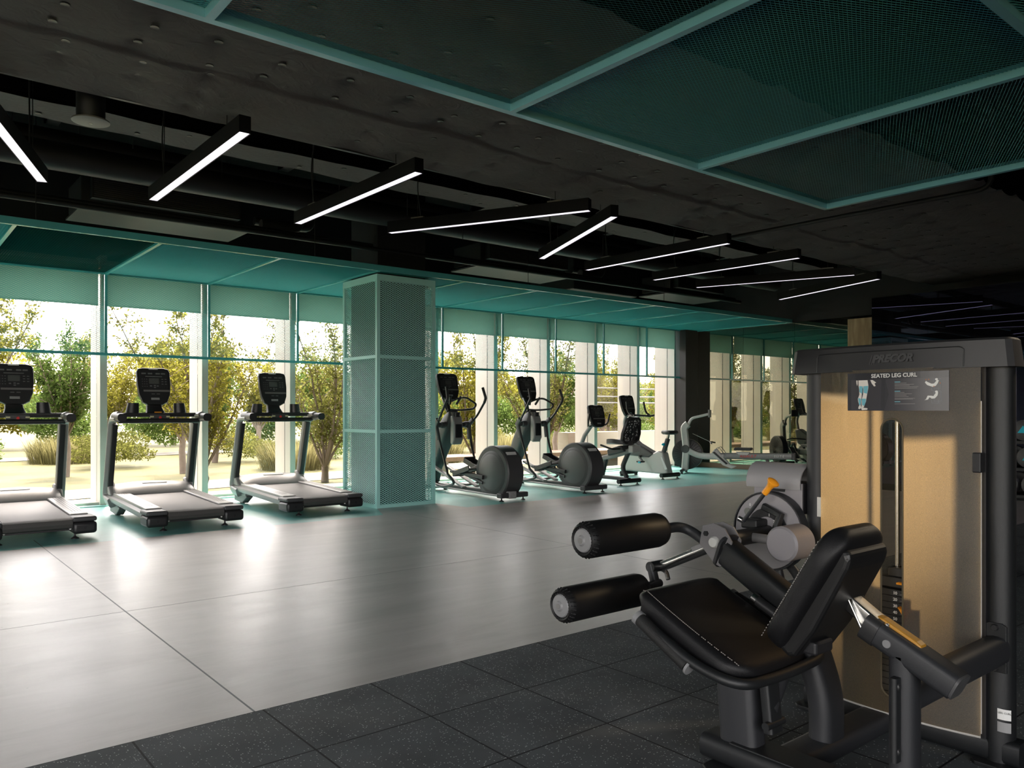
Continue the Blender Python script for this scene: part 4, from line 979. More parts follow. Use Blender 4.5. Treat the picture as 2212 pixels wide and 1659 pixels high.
seat_pts = [(1.925,.535),(1.925,.555),(1.92,.575),(1.905,.592),(1.88,.598)] + samples((1.86,.597),(1.50,.437),14,-.006) + [(1.475,.425),(1.462,.417),(1.452,.412),(1.446,.409)]
so = lb(cushion('s', seat_pts, 2.115, 2.555, .092, r=.042, corner=.10, nrm_flip=-1), 'seat', LEATHER, 60)
# piped stitching along both long edges of the seat
def stitches(pts, x, off, parent, nrm=1, step=.007):
    b = MB(); P = [Vector((x, p[0], p[1])) for p in pts]; i = 0; acc = 0
    for a, c in zip(P[:-1], P[1:]):
        L_ = (c-a).length
        if L_ < 1e-5: continue
        t = (c-a)/L_; nn = Vector((0, -t.z, t.y))*nrm; k = int(L_/step)
        for q in range(k):
            p = a+t*(q*step) + nn*off
            b.box(-.0012,.0012,-.0022,.0022,-.0008,.0008, Matrix.Translation(p) @ t.to_track_quat('Y','Z').to_matrix().to_4x4())
    return b
st = lb(stitches(seat_pts[4:-3], 2.135, .001, so, nrm=-1), 'stitching', mat('thread', (.30,.28,.26), .6), 0); st['kind'] = 'stuff'; st.parent = so
# seat pan
lb(MB().prism([(1.85,.515),(1.55,.375),(1.53,.35),(1.60,.345),(1.84,.46)], 2.19, 2.48, 'x'), 'seat_pan', PLAS, 0, .01)
# hand rail round the seat with grips
hp = bend([(2.085,1.86,.515),(2.085,1.62,.407),(2.10,1.455,.378),(2.34,1.45,.368),(2.58,1.43,.395),(2.60,1.62,.45),(2.60,1.84,.52)], .11, 7)
hr = lb(MB().tube(hp, .0175, 16), 'hand_rail', BLK)
for x in (2.085, 2.60):
    d = (0,-.24,-.13) if x < 2.3 else (0,-.24,-.08)
    y0, z0 = (1.855,.512) if x < 2.3 else (1.835,.518)
    g = lb(MB().tube([(x,y0,z0),(x,y0+d[1]*.86,z0+d[2]*.86)], .0235, 18), 'grip', mat('textured_rubber', (.012,.012,.012), .6, 0, .4, 0, 1, .6, 250))
    for k in (0.0,.86): lb(MB().tube([(x,y0+d[1]*k+.012*(1 if k==0 else -1)*1.0,z0+d[2]*k+.006*(1 if k==0 else -1)),(x,y0+d[1]*k-.004,z0+d[2]*k-.002)], .0255, 18), 'grip_ring', CAPG, parent=g)
# backrest cushion and shell
bk_pts = [(1.428+(1.198-1.428)*t, .525+(.912-.525)*t) for t in [.5-.5*cos(pi*k/44) for k in range(45)]]
bo = lb(cushion('b', bk_pts, 2.125, 2.435, .080, r=.045, corner=.12, nrm_flip=-1), 'backrest', LEATHER, 60)
st = lb(stitches(bk_pts[8:-9], 2.128, -.014, bo, nrm=-1), 'stitching', mat('thread', (.30,.28,.26), .6), 0); st['kind'] = 'stuff'; st.parent = bo
sh = [(1.37,.515),(1.335,.485),(1.31,.495),(1.25,.58),(1.145,.78),(1.135,.81),(1.145,.84),(1.18,.83)]
lb(MB().prism(sh, 2.165, 2.40, 'x'), 'backrest_shell', mat('black_shell_plastic', (.006,.006,.0065), .42), 0, .022, 3)
lb(MB().box(2.20,2.30,1.26,1.31,.50,.54), 'shell_handle_recess', GASK, 0, .008)
# bracket plate with bolts, slide tube, arm
sdv = Vector((0,-.86,-.42)).normalized()     # slide direction down and back
Mp = Matrix.Translation((XS,1.20,.655)) @ Matrix.Rotation(radians(-27), 4, 'X')
lb(MB().box(-.045,.045,-.004,.004,-.095,.095,Mp), 'mount_plate', CHROME, 0, .003)
for z in (-.07,.07): lb(MB().lathe([(.014,-.022),(.014,-.012),(.02,-.010),(.02,-.004)], tuple(Mp @ Vector((0,0,z))), 'y', 6), 'bolt', CHROME)
lb(MB().rect([(XS,1.22,.655),(XS,1.07,.56)], .058, .048, .006), 'slide_tube', CHROME)
AR = [(XS,1.155,.592),(XS,.915,.478)]
ao = lb(MB().rect(AR, .085, .075, .018), 'adjustment_arm', BLKG)
lb(MB().rect([(XS,1.165,.597),(XS,1.125,.578)], .092, .082, .02), 'arm_collar', PLAS, parent=ao)
lb(MB().rect([(XS,.918,.4795),(XS,.908,.4747)], .08,.07,.018), 'end_cap', PLASD, parent=ao)
lb(MB().lathe([(.012,-.004),(.012,0)], (XS-.043,1.09,.562), 'x', 14), 'round_decal', CAPG, parent=ao)
lev = [(1.150,.618),(1.143,.630),(1.115,.625),(1.02,.578),(1.004,.566),(1.008,.556),(1.04,.568),(1.12,.606)]
lb(MB().prism(lev, XS-.016, XS+.022, 'x'), 'release_lever', mat('amber_lever', (.42,.20,.02), .4), 0, .006, 2)
lb(MB().lathe([(.006,-.024),(.006,-.02)], (XS+.004,1.10,.609), 'x', 10), 'lever_pin', CHROME)
lb(MB().rect([(XS,1.058,.09),(XS,1.058,.53)], .085, .075, .03, up=(0,1,0)), 'front_post', BLKG)
lb(MB().rect([(XS-.045,1.06,.235),(XS-.045,1.06,.475)], .055, .02, .009, up=(0,1,0)), 'post_sleeve', BLK)
for z in (.45, .265): lb(MB().lathe([(.011,-.012),(.014,-.009),(.014,0)], (XS-.052,1.06,z), 'x', 8), 'bolt', PLAS)
lb(MB().rect([(XS+.03,1.07,.405),(3.045,1.07,.405)], .085, .10, .035), 'side_beam', BLKG)
lb(MB().prism([(1.035,.33),(1.035,.49),(1.05,.50),(1.09,.50),(1.105,.49),(1.105,.33)], 3.035, 3.045, 'x'), 'beam_flange', BLK, 0, .002)
for z in (.345,.485): lb(MB().lathe([(.010,-.012),(.012,-.008),(.012,0)], (3.035,1.07,z), 'x', 8), 'bolt', PLAS)
# tower
for y, nm in ((1.755,'left'),(1.075,'right')):
    lb(MB().tube([(3.09,y,.01),(3.09,y,1.42)], .05, 32), 'tower_post', BLKG if y > 1.4 else BLK)  # right post gets the darker coat: its shaded side put into the colour
    lb(MB().prism([(3.16,y-.07),(3.02,y-.07),(3.0,y-.05),(3.0,y+.05),(3.02,y+.07),(3.16,y+.07)], .0, .014, 'z'), 'base_plate', BLK, 0, .003)
lb(MB().rect([(3.09,1.0,.05),(3.09,1.80,.05)], .09, .085, .02), 'tower_base_tube', BLK)
# top cap
co = MB()
cap0 = [(3.075,1.01),(3.04,1.014),(3.02,1.03),(3.01,1.06),(2.985,1.2),(2.975,1.4),(2.985,1.62),(3.01,1.76),(3.015,1.82),(3.03,1.84),(3.13,1.84),(3.14,1.82),(3.14,1.03),(3.12,1.012)]
def capring(k, z):
    cxm, cym = 3.07, 1.41
    return [(cxm+(x-cxm)*k, cym+(y-cym)*(1-(1-k)*.28), z) for x, y in cap0]
co.loft([capring(1.08,1.388),capring(1.04,1.388),capring(.94,1.482),capring(.86,1.490),capring(.5,1.492)])
cap = lb(co, 'top_cap', mat('cap_plastic', (.020,.020,.022), .42, 0, .5, 0, 1, .15, 700), 30)
ins = MB()
for k0, z0, k1, z1 in ((1.062,1.395,.963,1.468),): pass
lip = MB()
def capfront(y, z):
    # x of the cap's front face at (y,z)
    f = [(.985,3.03),(1.0,3.015),(1.05,3.01),(1.2,2.985),(1.4,2.975),(1.62,2.985),(1.76,3.01),(1.82,3.015),(1.84,3.03)]
    for (a, xa), (c, xc) in zip(f[:-1], f[1:]):
        if a <= y <= c: x = xa+(xc-xa)*(y-a)/(c-a); break
    else: x = 3.01
    k = 1.04 + (.94-1.04)*(z-1.388)/(1.482-1.388)
    return 3.07+(x-3.07)*k
path = [Vector((capfront(y, z)-.0015, y, z)) for y, z in [(1.155,1.392),(1.155,1.452),(1.162,1.460)]+[(1.17+.53*i/24,1.463) for i in range(25)]+[(1.708,1.460),(1.715,1.452),(1.715,1.392)]]
lb(MB().tube(path, .0018, 6), 'cap_panel_edge', BLK, parent=cap)
# raised maker's lettering on the cap: slanted bars then the word
yl = 1.565; zl = 1.430
vdir = Vector((capfront(1.42,1.45)-capfront(1.42,1.41), 0, .04)).normalized()
hdir = Vector((capfront(1.36,1.43)-capfront(1.50,1.43), -.14, 0)).normalized()
def capM(y, z): return frame((capfront(y,z)-.0005, y, z), hdir, vdir)
CL = mat('cap_letters', (.055,.055,.058), .35)
lt = text('PRECOR', .039, CL, cap, Matrix.Translation((-LO[0],-LO[1],-LO[2])) @ capM(1.398, zl+.001), 'lettering', .004, 'CENTER', .28, 1.02, .0022)
bars = MB(); Mc = capM(1.476, zl)
for k in range(3): bars.add([Mc @ Vector(p) for p in ((k*.0085-.010,-.0175,0),(k*.0085-.0055,-.0175,0),(k*.0085+.0035,.0175,0),(k*.0085-.001,.0175,0),(k*.0085-.010,-.0175,.004),(k*.0085-.0055,-.0175,.004),(k*.0085+.0035,.0175,.004),(k*.0085-.001,.0175,.004))],
                    [(0,3,2,1),(4,5,6,7),(0,1,5,4),(1,2,6,5),(2,3,7,6),(3,0,4,7)])
lb(bars, 'logo_bars', CL, 0, parent=cap)
# front shroud: bowed acrylic sheet with an arched slot
def shroud_x(y):
    t = (y-1.405)/.30
    return 3.005 - .035*(1-t*t)
def shroud_sheet(xf, y0, y1, z0, z1, slot=None, ny=48, nz=72, cornr=.0):
    b = MB(); idx = {}; vs = []; fs = []
    ys_ = [y0+(y1-y0)*i/ny for i in range(ny+1)]; zs_ = [z0+(z1-z0)*j/nz for j in range(nz+1)]
    def inside(y, z):
        if not slot: return False
        a, c, s0, s1 = slot; r = (c-a)/2; m_ = (a+c)/2
        if not a < y < c: return False
        if s0+r <= z <= s1-r: return True
        zc = s1-r if z > s1-r else s0+r
        return (y-m_)**2 + (z-zc)**2 < r*r
    def vid(i, j):
        if (i,j) not in idx: idx[(i,j)] = len(vs); vs.append((xf(ys_[i]), ys_[i], zs_[j]))
        return idx[(i,j)]
    for i in range(ny):
        for j in range(nz):
            if inside((ys_[i]+ys_[i+1])/2, (zs_[j]+zs_[j+1])/2): continue
            fs.append((vid(i,j), vid(i+1,j), vid(i+1,j+1), vid(i,j+1)))
    b.add(vs, fs); return b
SL = (1.357,1.437,.165,1.205)
shb = shroud_sheet(shroud_x, 1.105, 1.70, .10, 1.392, SL, 96, 160)
s1 = lb(shb, 'front_shroud', SHROUD, 60)
s2 = lb(shroud_sheet(lambda y: 3.165+.03*(1-((y-1.405)/.30)**2), 1.105, 1.70, .10, 1.392, None, 12, 4), 'rear_shroud', thin_glass('clear_gold_acrylic', (.95,.85,.68)), 60)
# slot rim + bottom edge rail
m_ = (SL[0]+SL[1])/2; r_ = (SL[1]-SL[0])/2
rim = [(m_+r_*cos(a), SL[3]-r_+r_*sin(a)) for a in [pi*k/12 for k in range(13)]] + [(m_+r_*cos(a), SL[2]+r_+r_*sin(a)) for a in [pi+pi*k/12 for k in range(13)]]
rim.append(rim[0])
lb(MB().tube([(shroud_x(y)-.001, y, z) for y, z in rim], .0035, 6, up=(1,0,0)), 'slot_rim', mat('rim_gold', (.10,.08,.05), .3))
lb(MB().tube([(shroud_x(y)-.001, y, .10) for y in [1.105+.595*i/14 for i in range(15)]], .004, 6), 'shroud_edge', mat('clear_edge', (.45,.43,.40), .2))
lb(MB().tube([(3.012,1.107,.11),(3.012,1.107,1.27)], .003, 6), 'edge_strip', mat('clear_edge', (.45,.43,.40), .2))
lb(MB().box(3.03,3.15,1.098,1.13,.09,1.39), 'side_channel', GASK, 0)
lb(MB().box(2.99,3.05,1.10,1.128,1.02,1.09), 'hinge_block', GASK, 0, .004)
lb(MB().box(3.01,3.16,1.11,1.36,1.24,1.385), 'pulley_housing', GASK, 0, .02)
# weight stack: plates, numbers, guide rods, cable
plate = mat('weight_plate', (.016,.016,.017), .5)
for k in range(17):
    z = .555-.0245*k
    p = MB().box(3.03,3.14,1.275,1.525,z-.0235,z).build('weight_plate', plate, LC, 0, .0015, org=LO)
    num = str(10*(k+1))
    tM = Matrix.Translation((-LO[0],-LO[1],-LO[2])) @ frame((3.0285,1.412,z-.012), (0,-1,0), (0,0,1))
    t_ = text(num, .0155, WHITE, None, tM, 'number', .0003, 'CENTER', 0, 1, .0003); t_.parent = p
    if k < 4:
        t2 = text('LBS', .0065, GREYP, None, Matrix.Translation((-LO[0],-LO[1],-LO[2])) @ frame((3.0285,1.390,z-.015), (0,-1,0), (0,0,1)), 'unit', .0003); t2.parent = p
lb(MB().box(3.04,3.13,1.30,1.50,.56,.60), 'stack_head', PLAS, 0, .004)
lb(MB().box(3.05,3.12,1.35,1.45,.60,.635), 'stack_collar', PLAS, 0, .004)
for y in (1.43,1.33): lb(MB().tube([(3.085,y,.1),(3.085,y,1.40)], .0085, 12), 'guide_rod', CHROME)
lb(MB().tube([(3.085,1.43,.575),(3.085,1.43,.635)], .018, 14), 'rod_bushing', PLAS)
lb(MB().box(3.08,3.09,1.355,1.385,.60,1.40), 'drive_belt', GASK, 0)
lb(MB().box(3.02,3.06,1.365,1.405,.578,.586), 'selector_tag', ORANGE, 0, .002)
lb(MB().prism([(1.352,.478),(1.375,.492),(1.392,.498),(1.372,.468)], 3.0, 3.028, 'x'), 'selector_pin', ORANGE, 0, .002)
# instruction placard
PV = 1.385; 
def plx(y): return shroud_x(y)-.004
pla = MB(); vs = []; fs = []
ya, yb, za, zb = 1.572, 1.200, 1.236, 1.380
NN = 12
for i in range(NN+1):
    y = ya+(yb-ya)*i/NN
    vs += [(plx(y), y, za), (plx(y), y, zb), (plx(y)+.002, y, zb), (plx(y)+.002, y, za)]
    if i:
        o_ = 4*(i-1)
        for q in range(4): fs.append((o_+q, o_+(q+1)%4, o_+4+(q+1)%4, o_+4+q))
fs.append((0,1,2,3)); fs.append((4*NN+3,4*NN+2,4*NN+1,4*NN))
pla.add(vs, fs)
po = lb(pla, 'placard', mat('placard_print', (.050,.048,.056), .3), 60)
def onpl(u, v, e=.0012):   # u 0..1 left to right in the photo, v 0..1 top to bottom
    y = ya+(yb-ya)*u; return Vector((plx(y)-e, y, zb+(za-zb)*v))
def poly(uv, nm, m, e=.0012):
    # subdivide in strips so that it follows the bow: fan of small faces is enough at this size
    b = MB(); b.add([onpl(u, v, e) for u, v in uv], [tuple(range(len(uv)))]); return lb(b, nm, m, 0, parent=po)
hd = MB(); vs = []; fs = []
for i in range(NN+1): vs += [onpl(i/NN, .0, .0006), onpl(i/NN, .172, .0006)]; 
for i in range(NN): fs.append((2*i,2*i+1,2*i+3,2*i+2))
lb(hd.add(vs, fs), 'header_band', mat('placard_header', (.026,.026,.032), .3), 0, parent=po)
Mh = frame(onpl(.495,.09,.0016), (onpl(.6,.09)-onpl(.33,.09)), (0,0,1))
t_ = text('SEATED LEG CURL', .0205, WHITE, None, Matrix.Translation((-LO[0],-LO[1],-LO[2])) @ Mh, 'title_lettering', .0003, 'CENTER', 0, 1.0, .0004); t_.parent = po
PF = mat('print_skin', (.72,.68,.64), .5); PBL = mat('print_blue', (.16,.45,.55), .5)
poly([(.0,.175),(.41,.175),(.445,.58),(.40,1.0),(.02,1.0),(0,.97)], 'left_field', mat('placard_field', (.034,.034,.041), .35), .0007)
# legs seen from behind
Lg = [(.125,.19),(.225,.19),(.235,.33),(.232,.43),(.222,.55),(.214,.66),(.208,.76),(.185,.90),(.178,.92),(.225,.935),(.222,.975),(.165,.985),(.155,.95),(.160,.86),(.158,.76),(.166,.66),(.176,.56),(.178,.44),(.176,.37),
      (.168,.44),(.162,.55),(.160,.66),(.154,.76),(.150,.86),(.157,.92),(.140,.955),(.123,.95),(.125,.90),(.135,.86),(.122,.76),(.118,.68),(.128,.62),(.135,.57),(.133,.43),(.126,.33)]
poly(Lg, 'leg_figure', PF, .0014)
for q in ([(.134,.34),(.173,.35),(.170,.50),(.166,.55),(.137,.50)],[(.181,.35),(.232,.34),(.228,.46),(.220,.55),(.183,.52)],[(.122,.66),(.155,.68),(.152,.78),(.148,.85),(.133,.85)],[(.163,.68),(.209,.68),(.205,.78),(.190,.87),(.167,.85)]):
    poly(q, 'muscle_highlight', PBL, .002)
poly([(.10,.19),(.117,.19),(.117,.28),(.11,.34),(.102,.27)], 'hand_figure', PF, .0014)
poly([(.255,.19),(.28,.19),(.318,.26),(.30,.28),(.312,.35),(.295,.36),(.27,.28)], 'hand_figure', PF, .0014)
tx = MB()
def line(u0, u1, v, h_=.006): 
    k = 3
    for i in range(k):
        a = u0+(u1-u0)*i/k; c = u0+(u1-u0)*(i+1)/k
        tx.add([onpl(a,v,.0014),onpl(c,v,.0014),onpl(c,v+h_,.0014),onpl(a,v+h_,.0014)], [(0,1,2,3)])
for u1, v in ((.62,.29),(.69,.325),(.65,.35),(.73,.385),(.72,.42),(.60,.53),(.67,.565),(.62,.60),(.64,.635),(.70,.68),(.68,.70),(.70,.82)): line(.505, u1, v)
tx_o = lb(tx, 'small_print', mat('print_line', (.42,.40,.39), .5), 0, parent=po); tx_o['kind'] = 'stuff'
hx = MB()
for v in (.25,.49,.76): hx.add([onpl(.505,v,.0014),onpl(.56,v,.0014),onpl(.56,v+.018,.0014),onpl(.505,v+.018,.0014)], [(0,1,2,3)])
o_ = lb(hx, 'small_headings', PBL, 0, parent=po); o_['kind'] = 'stuff'
for vy in (.0, .31):
    leg = [(.79,.31),(.80,.27),(.815,.30),(.85,.345),(.872,.34),(.895,.26),(.915,.255),(.905,.33),(.888,.40),(.86,.425),(.81,.375)] if vy == 0 else \
          [(.80,.42),(.815,.33),(.85,.335),(.866,.345),(.888,.26),(.908,.25),(.902,.33),(.88,.40),(.852,.41),(.832,.37),(.818,.43),(.785,.445)]
    poly([(u, v+vy-.02) for u, v in leg], 'seated_figure', WHITE, .0014)
    poly([(.893+.013*cos(t), .215+vy+.03*sin(t)) for t in [2*pi*k/10 for k in range(10)]], 'figure_head', WHITE, .0014)
    g = MB()
    for a, c, d, e in ((.87,.20,.935,.205),(.87,.45,.935,.455),(.87,.20,.873,.455),(.932,.20,.935,.455),(.85,.42,.853,.5),(.91,.42,.913,.5),(.85,.495,.93,.5)):
        g.add([onpl(a,c+vy,.001),onpl(d,c+vy,.001),onpl(d,e+vy,.001),onpl(a,e+vy,.001)], [(0,1,2,3)])
    o_ = lb(g, 'machine_outline', mat('print_thin', (.22,.25,.28), .5), 0, parent=po); o_['kind'] = 'stuff'
dd = MB()
for u, v in ((.80,.22),(.825,.215),(.925,.31),(.87,.39)):
    dd.add([onpl(u+.005*cos(t), v+.013*sin(t), .0018) for t in [2*pi*k/8 for k in range(8)]], [tuple(range(8))])
o_ = lb(dd, 'orange_dots', mat('print_orange', (.55,.16,.04), .5), 0, parent=po); o_['kind'] = 'stuff'
# identification stickers on the right post
for z0, z1, m in ((.168,.205,WHITE),(.125,.160,GREYP)):
    st_ = MB(); vs = []; fs = []
    for i in range(9):
        a = radians(178+6*i-10); vs += [(3.09+.0506*cos(a), 1.055+.0506*sin(a), z0), (3.09+.0506*cos(a), 1.055+.0506*sin(a), z1)]
        if i: fs.append((2*i-2,2*i,2*i+1,2*i-1))
    lb(st_.add(vs, fs), 'sticker', m, 0)
t_ = text('LEG CURL', .009, BLK, LC, Matrix.Translation((-LO[0],-LO[1],-LO[2])) @ frame((3.09-.051*cos(radians(14)), 1.055-.051*sin(radians(14)), .192), (sin(radians(14)),-cos(radians(14)),0), (0,0,1)), 'lettering', .0002)
lb(MB().box(3.036,3.04,1.70,1.735,.80,.88), 'warning_sticker', WHITE, 0)
# roller pads
def roller(x0, x1, y, z, r):
    e = [(r*.62,-.0),(r*.80,-.006),(r*.93,.004),(r,.028)]
    L_ = x1-x0
    b = MB(); b.lathe([(r*.55,.008)]+[(a, t) for a, t in e]+[(r,L_-.028),(r*.93,L_-.006),(r*.8,L_),(r*.3,L_)], (x0,y,z), 'x', 40)
    o = lb(b, 'roller_pad', FOAM, 50)
    b = MB()
    for k in range(26):
        a = 2*pi*k/26
        b.tube([(x0-.001,y+r*.66*cos(a),z+r*.66*sin(a)),(x0+.001,y+r*.86*cos(a+.07),z+r*.86*sin(a+.07)),(x0+.017,y+r*.985*cos(a+.12),z+r*.985*sin(a+.12))], .0032, 5)
    g_ = lb(b, 'gathered_pleats', FOAM, 60, parent=o); g_['kind'] = 'stuff'
    b = MB().lathe([(.002,-.016),(r*.22,-.015),(r*.30,-.009),(r*.42,-.007),(r*.60,-.006),(r*.66,.0),(r*.66,.012)], (x0,y,z), 'x', 36)
    c_ = lb(b, 'roller_end_cap', CAPG, 30, parent=o, label='grey plastic end cap of the roller pad')
    lb(MB().lathe([(r*.16,-.0165),(r*.16,-.015)], (x0,y,z), 'x', 20), 'cap_screw', PLASG, parent=c_)
    return o
roller(2.05, 2.48, 2.10, .757, .069)
roller(2.05, 2.50, 2.22, .493, .068)
# upper roller tube bending down to the pivot, pivot plate, thigh beam
PVT = Vector((2.62,1.927,.715))
lb(MB().tube(bend([(2.50,2.10,.757),(2.635,2.10,.757),(2.645,1.97,.69),(2.65,1.93,.66)], .09, 8), .021, 18), 'upper_roller_tube', BLKG)
pp = [(1.985,.775),(1.93,.79),(1.88,.775),(1.845,.725),(1.86,.655),(1.90,.62),(1.93,.63),(2.0,.70)]
lb(MB().prism(pp, 2.606, 2.614, 'x').prism(pp, 2.665, 2.673, 'x'), 'pivot_plate', mat('plate_speckle', (.16,.155,.16), .5, .1, .5, .3, 900), 0, .002)
lb(MB().lathe([(.002,-.018),(.018,-.016),(.024,-.008),(.024,0)], (2.606,1.925,.715), 'x', 28), 'pivot_cap', mat('pale_cap', (.5,.5,.48), .4), 40)
for y, z in ((1.965,.745),(1.875,.705)): lb(MB().lathe([(.011,-.008),(.011,0)], (2.606,y,z), 'x', 6), 'bolt', BLK)
th_ = lb(MB().rect([(2.64,1.885,.675),(2.61,1.62,.545),(2.60,1.44,.46)], .085, .115, .03, up=(0,.4,1)), 'thigh_beam', BLK)
lb(MB().rect([(2.64,1.90,.684),(2.638,1.888,.678)], .10, .14, .03, up=(0,.4,1)), 'beam_collar', BLKG, parent=th_)
lb(MB().tube([(2.555,1.70,.535),(2.555,1.45,.42)], .019, 14), 'release_handle', PLAS)
lb(MB().tube([(2.555,1.715,.542),(2.555,1.695,.533)], .021, 14), 'handle_ring', CHROME)
# chrome movement link to the lower roller with clamp
lb(MB().tube([(2.655,1.945,.70),(2.655,2.235,.565)], .021, 18), 'lower_roller_link', CHROME)
lb(MB().rect([(2.645,1.99,.692),(2.645,2.06,.66)], .02,.03,.006), 'link_slider', CAPG)
cl = lb(MB().tube([(2.60,2.255,.565),(2.68,2.255,.565)], .024, 16), 'link_clamp', BLK)
lb(MB().rect([(2.615,2.262,.575),(2.615,2.235,.485)], .035, .035, .01, up=(1,0,0)), 'clamp_block', BLKG, parent=cl)
lb(MB().tube(bend([(2.66,2.28,.555),(2.70,2.25,.54),(2.69,2.23,.505)], .02), .010, 8), 'clamp_pin', CHROME, parent=cl)
lb(MB().tube([(2.49,2.22,.493),(2.64,2.235,.497)], .018, 14), 'lower_roller_tube', BLKG)
# axle, cam disc, counterweight, range lever
lb(MB().tube([(2.66,1.927,.715),(3.02,1.927,.715)], .033, 20), 'axle', BLK)
DC = (1.93,.722)
do = lb(MB().lathe([(.002,-.006),(.158,-.006),(.163,0),(.163,.02),(.002,.02)], (2.985,DC[0],DC[1]), 'x', 56), 'cam_disc', SPECK, 40)
b = MB(); nn = 40
for rr_, x_ in ((.166,.04),): b.loft([[(2.975+dx, DC[0]+q*cos(2*pi*i/nn), DC[1]+q*sin(2*pi*i/nn)) for i in range(nn)] for dx, q in ((0.0,.168),(0.05,.168),(0.05,.163),(0.0,.163),(0.0,.168))], cap=False)
lb(b, 'cam_rim', BLKG, 40, parent=do)
arc = []
def sector(r0, r1, a0, a1, n=16): return [(DC[0]-r0*cos(a0+(a1-a0)*i/n), DC[1]+r0*sin(a0+(a1-a0)*i/n)) for i in range(n+1)] + [(DC[0]-r1*cos(a1+(a0-a1)*i/n), DC[1]+r1*sin(a1+(a0-a1)*i/n)) for i in range(n+1)]
lb(MB().prism(sector(.062,.098,radians(-60),radians(200)), 2.974, 2.979, 'x'), 'cam_slot', GASK, 0, parent=do)
for a, cc in ((200,'0'),(75,'1'),(48,'2'),(20,'3')):
    yy = DC[0]+.125*cos(radians(a-180)) if a == 200 else DC[0]-.10*cos(radians(a))
    zz = DC[1]+.095 if a == 200 else DC[1]+.10*sin(radians(a))
    yy = {'0':DC[0]+.085,'1':DC[0]-.012,'2':DC[0]-.035,'3':DC[0]-.055}[cc]; zz = {'0':DC[1]+.105,'1':DC[1]+.07,'2':DC[1]+.045,'3':DC[1]+.015}[cc]
    t_ = text(cc, .017, WHITE, None, Matrix.Translation((-LO[0],-LO[1],-LO[2])) @ frame((2.9735 if cc != '0' else 2.978, yy, zz), (0,-1,0), (0,0,1)), 'number', .0004, bold=.0003); t_.parent = do
lb(MB().lathe([(.016,-.006),(.016,0)], (2.978, DC[0]+.095, DC[1]+.075), 'x', 14), 'bolt', CHROME)
lb(MB().rect([(2.93,1.86,.735),(2.95,1.85,.80),(2.95,1.93,.83)], .03, .03, .008), 'range_bracket', BLK)
lb(MB().box(2.90,2.99,1.93,2.01,.735,.775), 'lever_hub', BLK, 0, .008)
lb(MB().tube([(2.90,2.02,.775),(2.93,1.94,.735)], .012, 12), 'hub_pin', CHROME)
lvv = lb(MB().tube([(2.90,1.995,.765),(2.90,1.885,.90)], .0085, 12), 'range_lever', BLKG)
kd = (Vector((2.90,1.885,.90))-Vector((2.90,1.995,.765))).normalized(); kp = Vector((2.90,1.885,.90))
kn = MB(); prf = [(.013,-.012),(.014,0),(.013,.022),(.017,.038),(.026,.050),(.026,.056),(.014,.062),(.002,.063)]
U1 = Vector((1,0,0)); U2 = kd.cross(U1)
kn.loft([[kp+kd*t+U1*(r*cos(2*pi*i/20))+U2*(r*sin(2*pi*i/20)) for i in range(20)] for r, t in prf])
lb(kn, 'lever_knob', ORANGE, 50, parent=lvv, label='orange lever knob')
lb(MB().tube([(2.83,1.90,.715),(2.83,1.79,.714)], .019, 16), 'counterweight_tube', mat('satin_tube', (.26,.25,.25), .35, .3))
lb(MB().lathe([(.062,-.03),(.070,-.022),(.070,.10),(.06,.11)], (2.80,1.735,.713), 'x', 36), 'counterweight', SPECK, 30)
# horizontal shroud over the linkage and its bracket
b = MB(); rings = []
for y in (2.06, 1.80):
    rings.append([(3.10+.085*cos(a), y, .925+.085*sin(a)) for a in [radians(-15)+radians(210)*i/16 for i in range(17)]] + [(3.10+.079*cos(a), y, .925+.079*sin(a)) for a in [radians(195)-radians(210)*i/16 for i in range(17)]])
lb(b.loft(rings), 'linkage_shroud', mat('shroud_metal', (.36,.35,.36), .45, .3, .5, .15, 900, .1, 900), 40)
lb(MB().prism([(2.03,.93),(2.03,.86),(1.93,.80),(1.80,.77),(1.80,.93),(1.87,.93),(1.88,.89),(1.97,.89),(1.985,.93)], 3.03, 3.04, 'x'), 'linkage_bracket', SPECK, 0, .002)
lb(MB().box(3.04,3.16,1.80,1.99,.80,.93), 'linkage_box', GASK, 0, .004)
lb(MB().tube(bend([(3.09,1.90,.35),(3.09,1.97,.62),(3.09,1.86,.55),(3.09,1.80,.40)], .1), .02, 12), 'rear_strut', BLK)
for c_ in [o for o in bpy.data.objects if '_local' in o.keys()]: del c_['_local']

# spot lamp and body added out of view, lighting the shroud from behind
SPL = empty('added_shroud_spot', (5.5, .35, 2.72), 'unseen black spot lamp added right of the machine to light its gold shroud', 'spotlight')
sdr = (Vector((3.1,1.42,1.05))-Vector((5.5,.35,2.72))).normalized()
MB().tube([-sdr*.14, -sdr*.02], .05, 20).build('lamp_body', CASE, SPL)
MB().tube([-sdr*.12, Vector((0,0,.28))], .01, 8).build('stem', CASE, SPL)
spot('added_shroud_lamp', (5.5,.35,2.72), (3.1,1.42,1.08), 600, (1.0,.82,.60), 22, 1.0, .22)

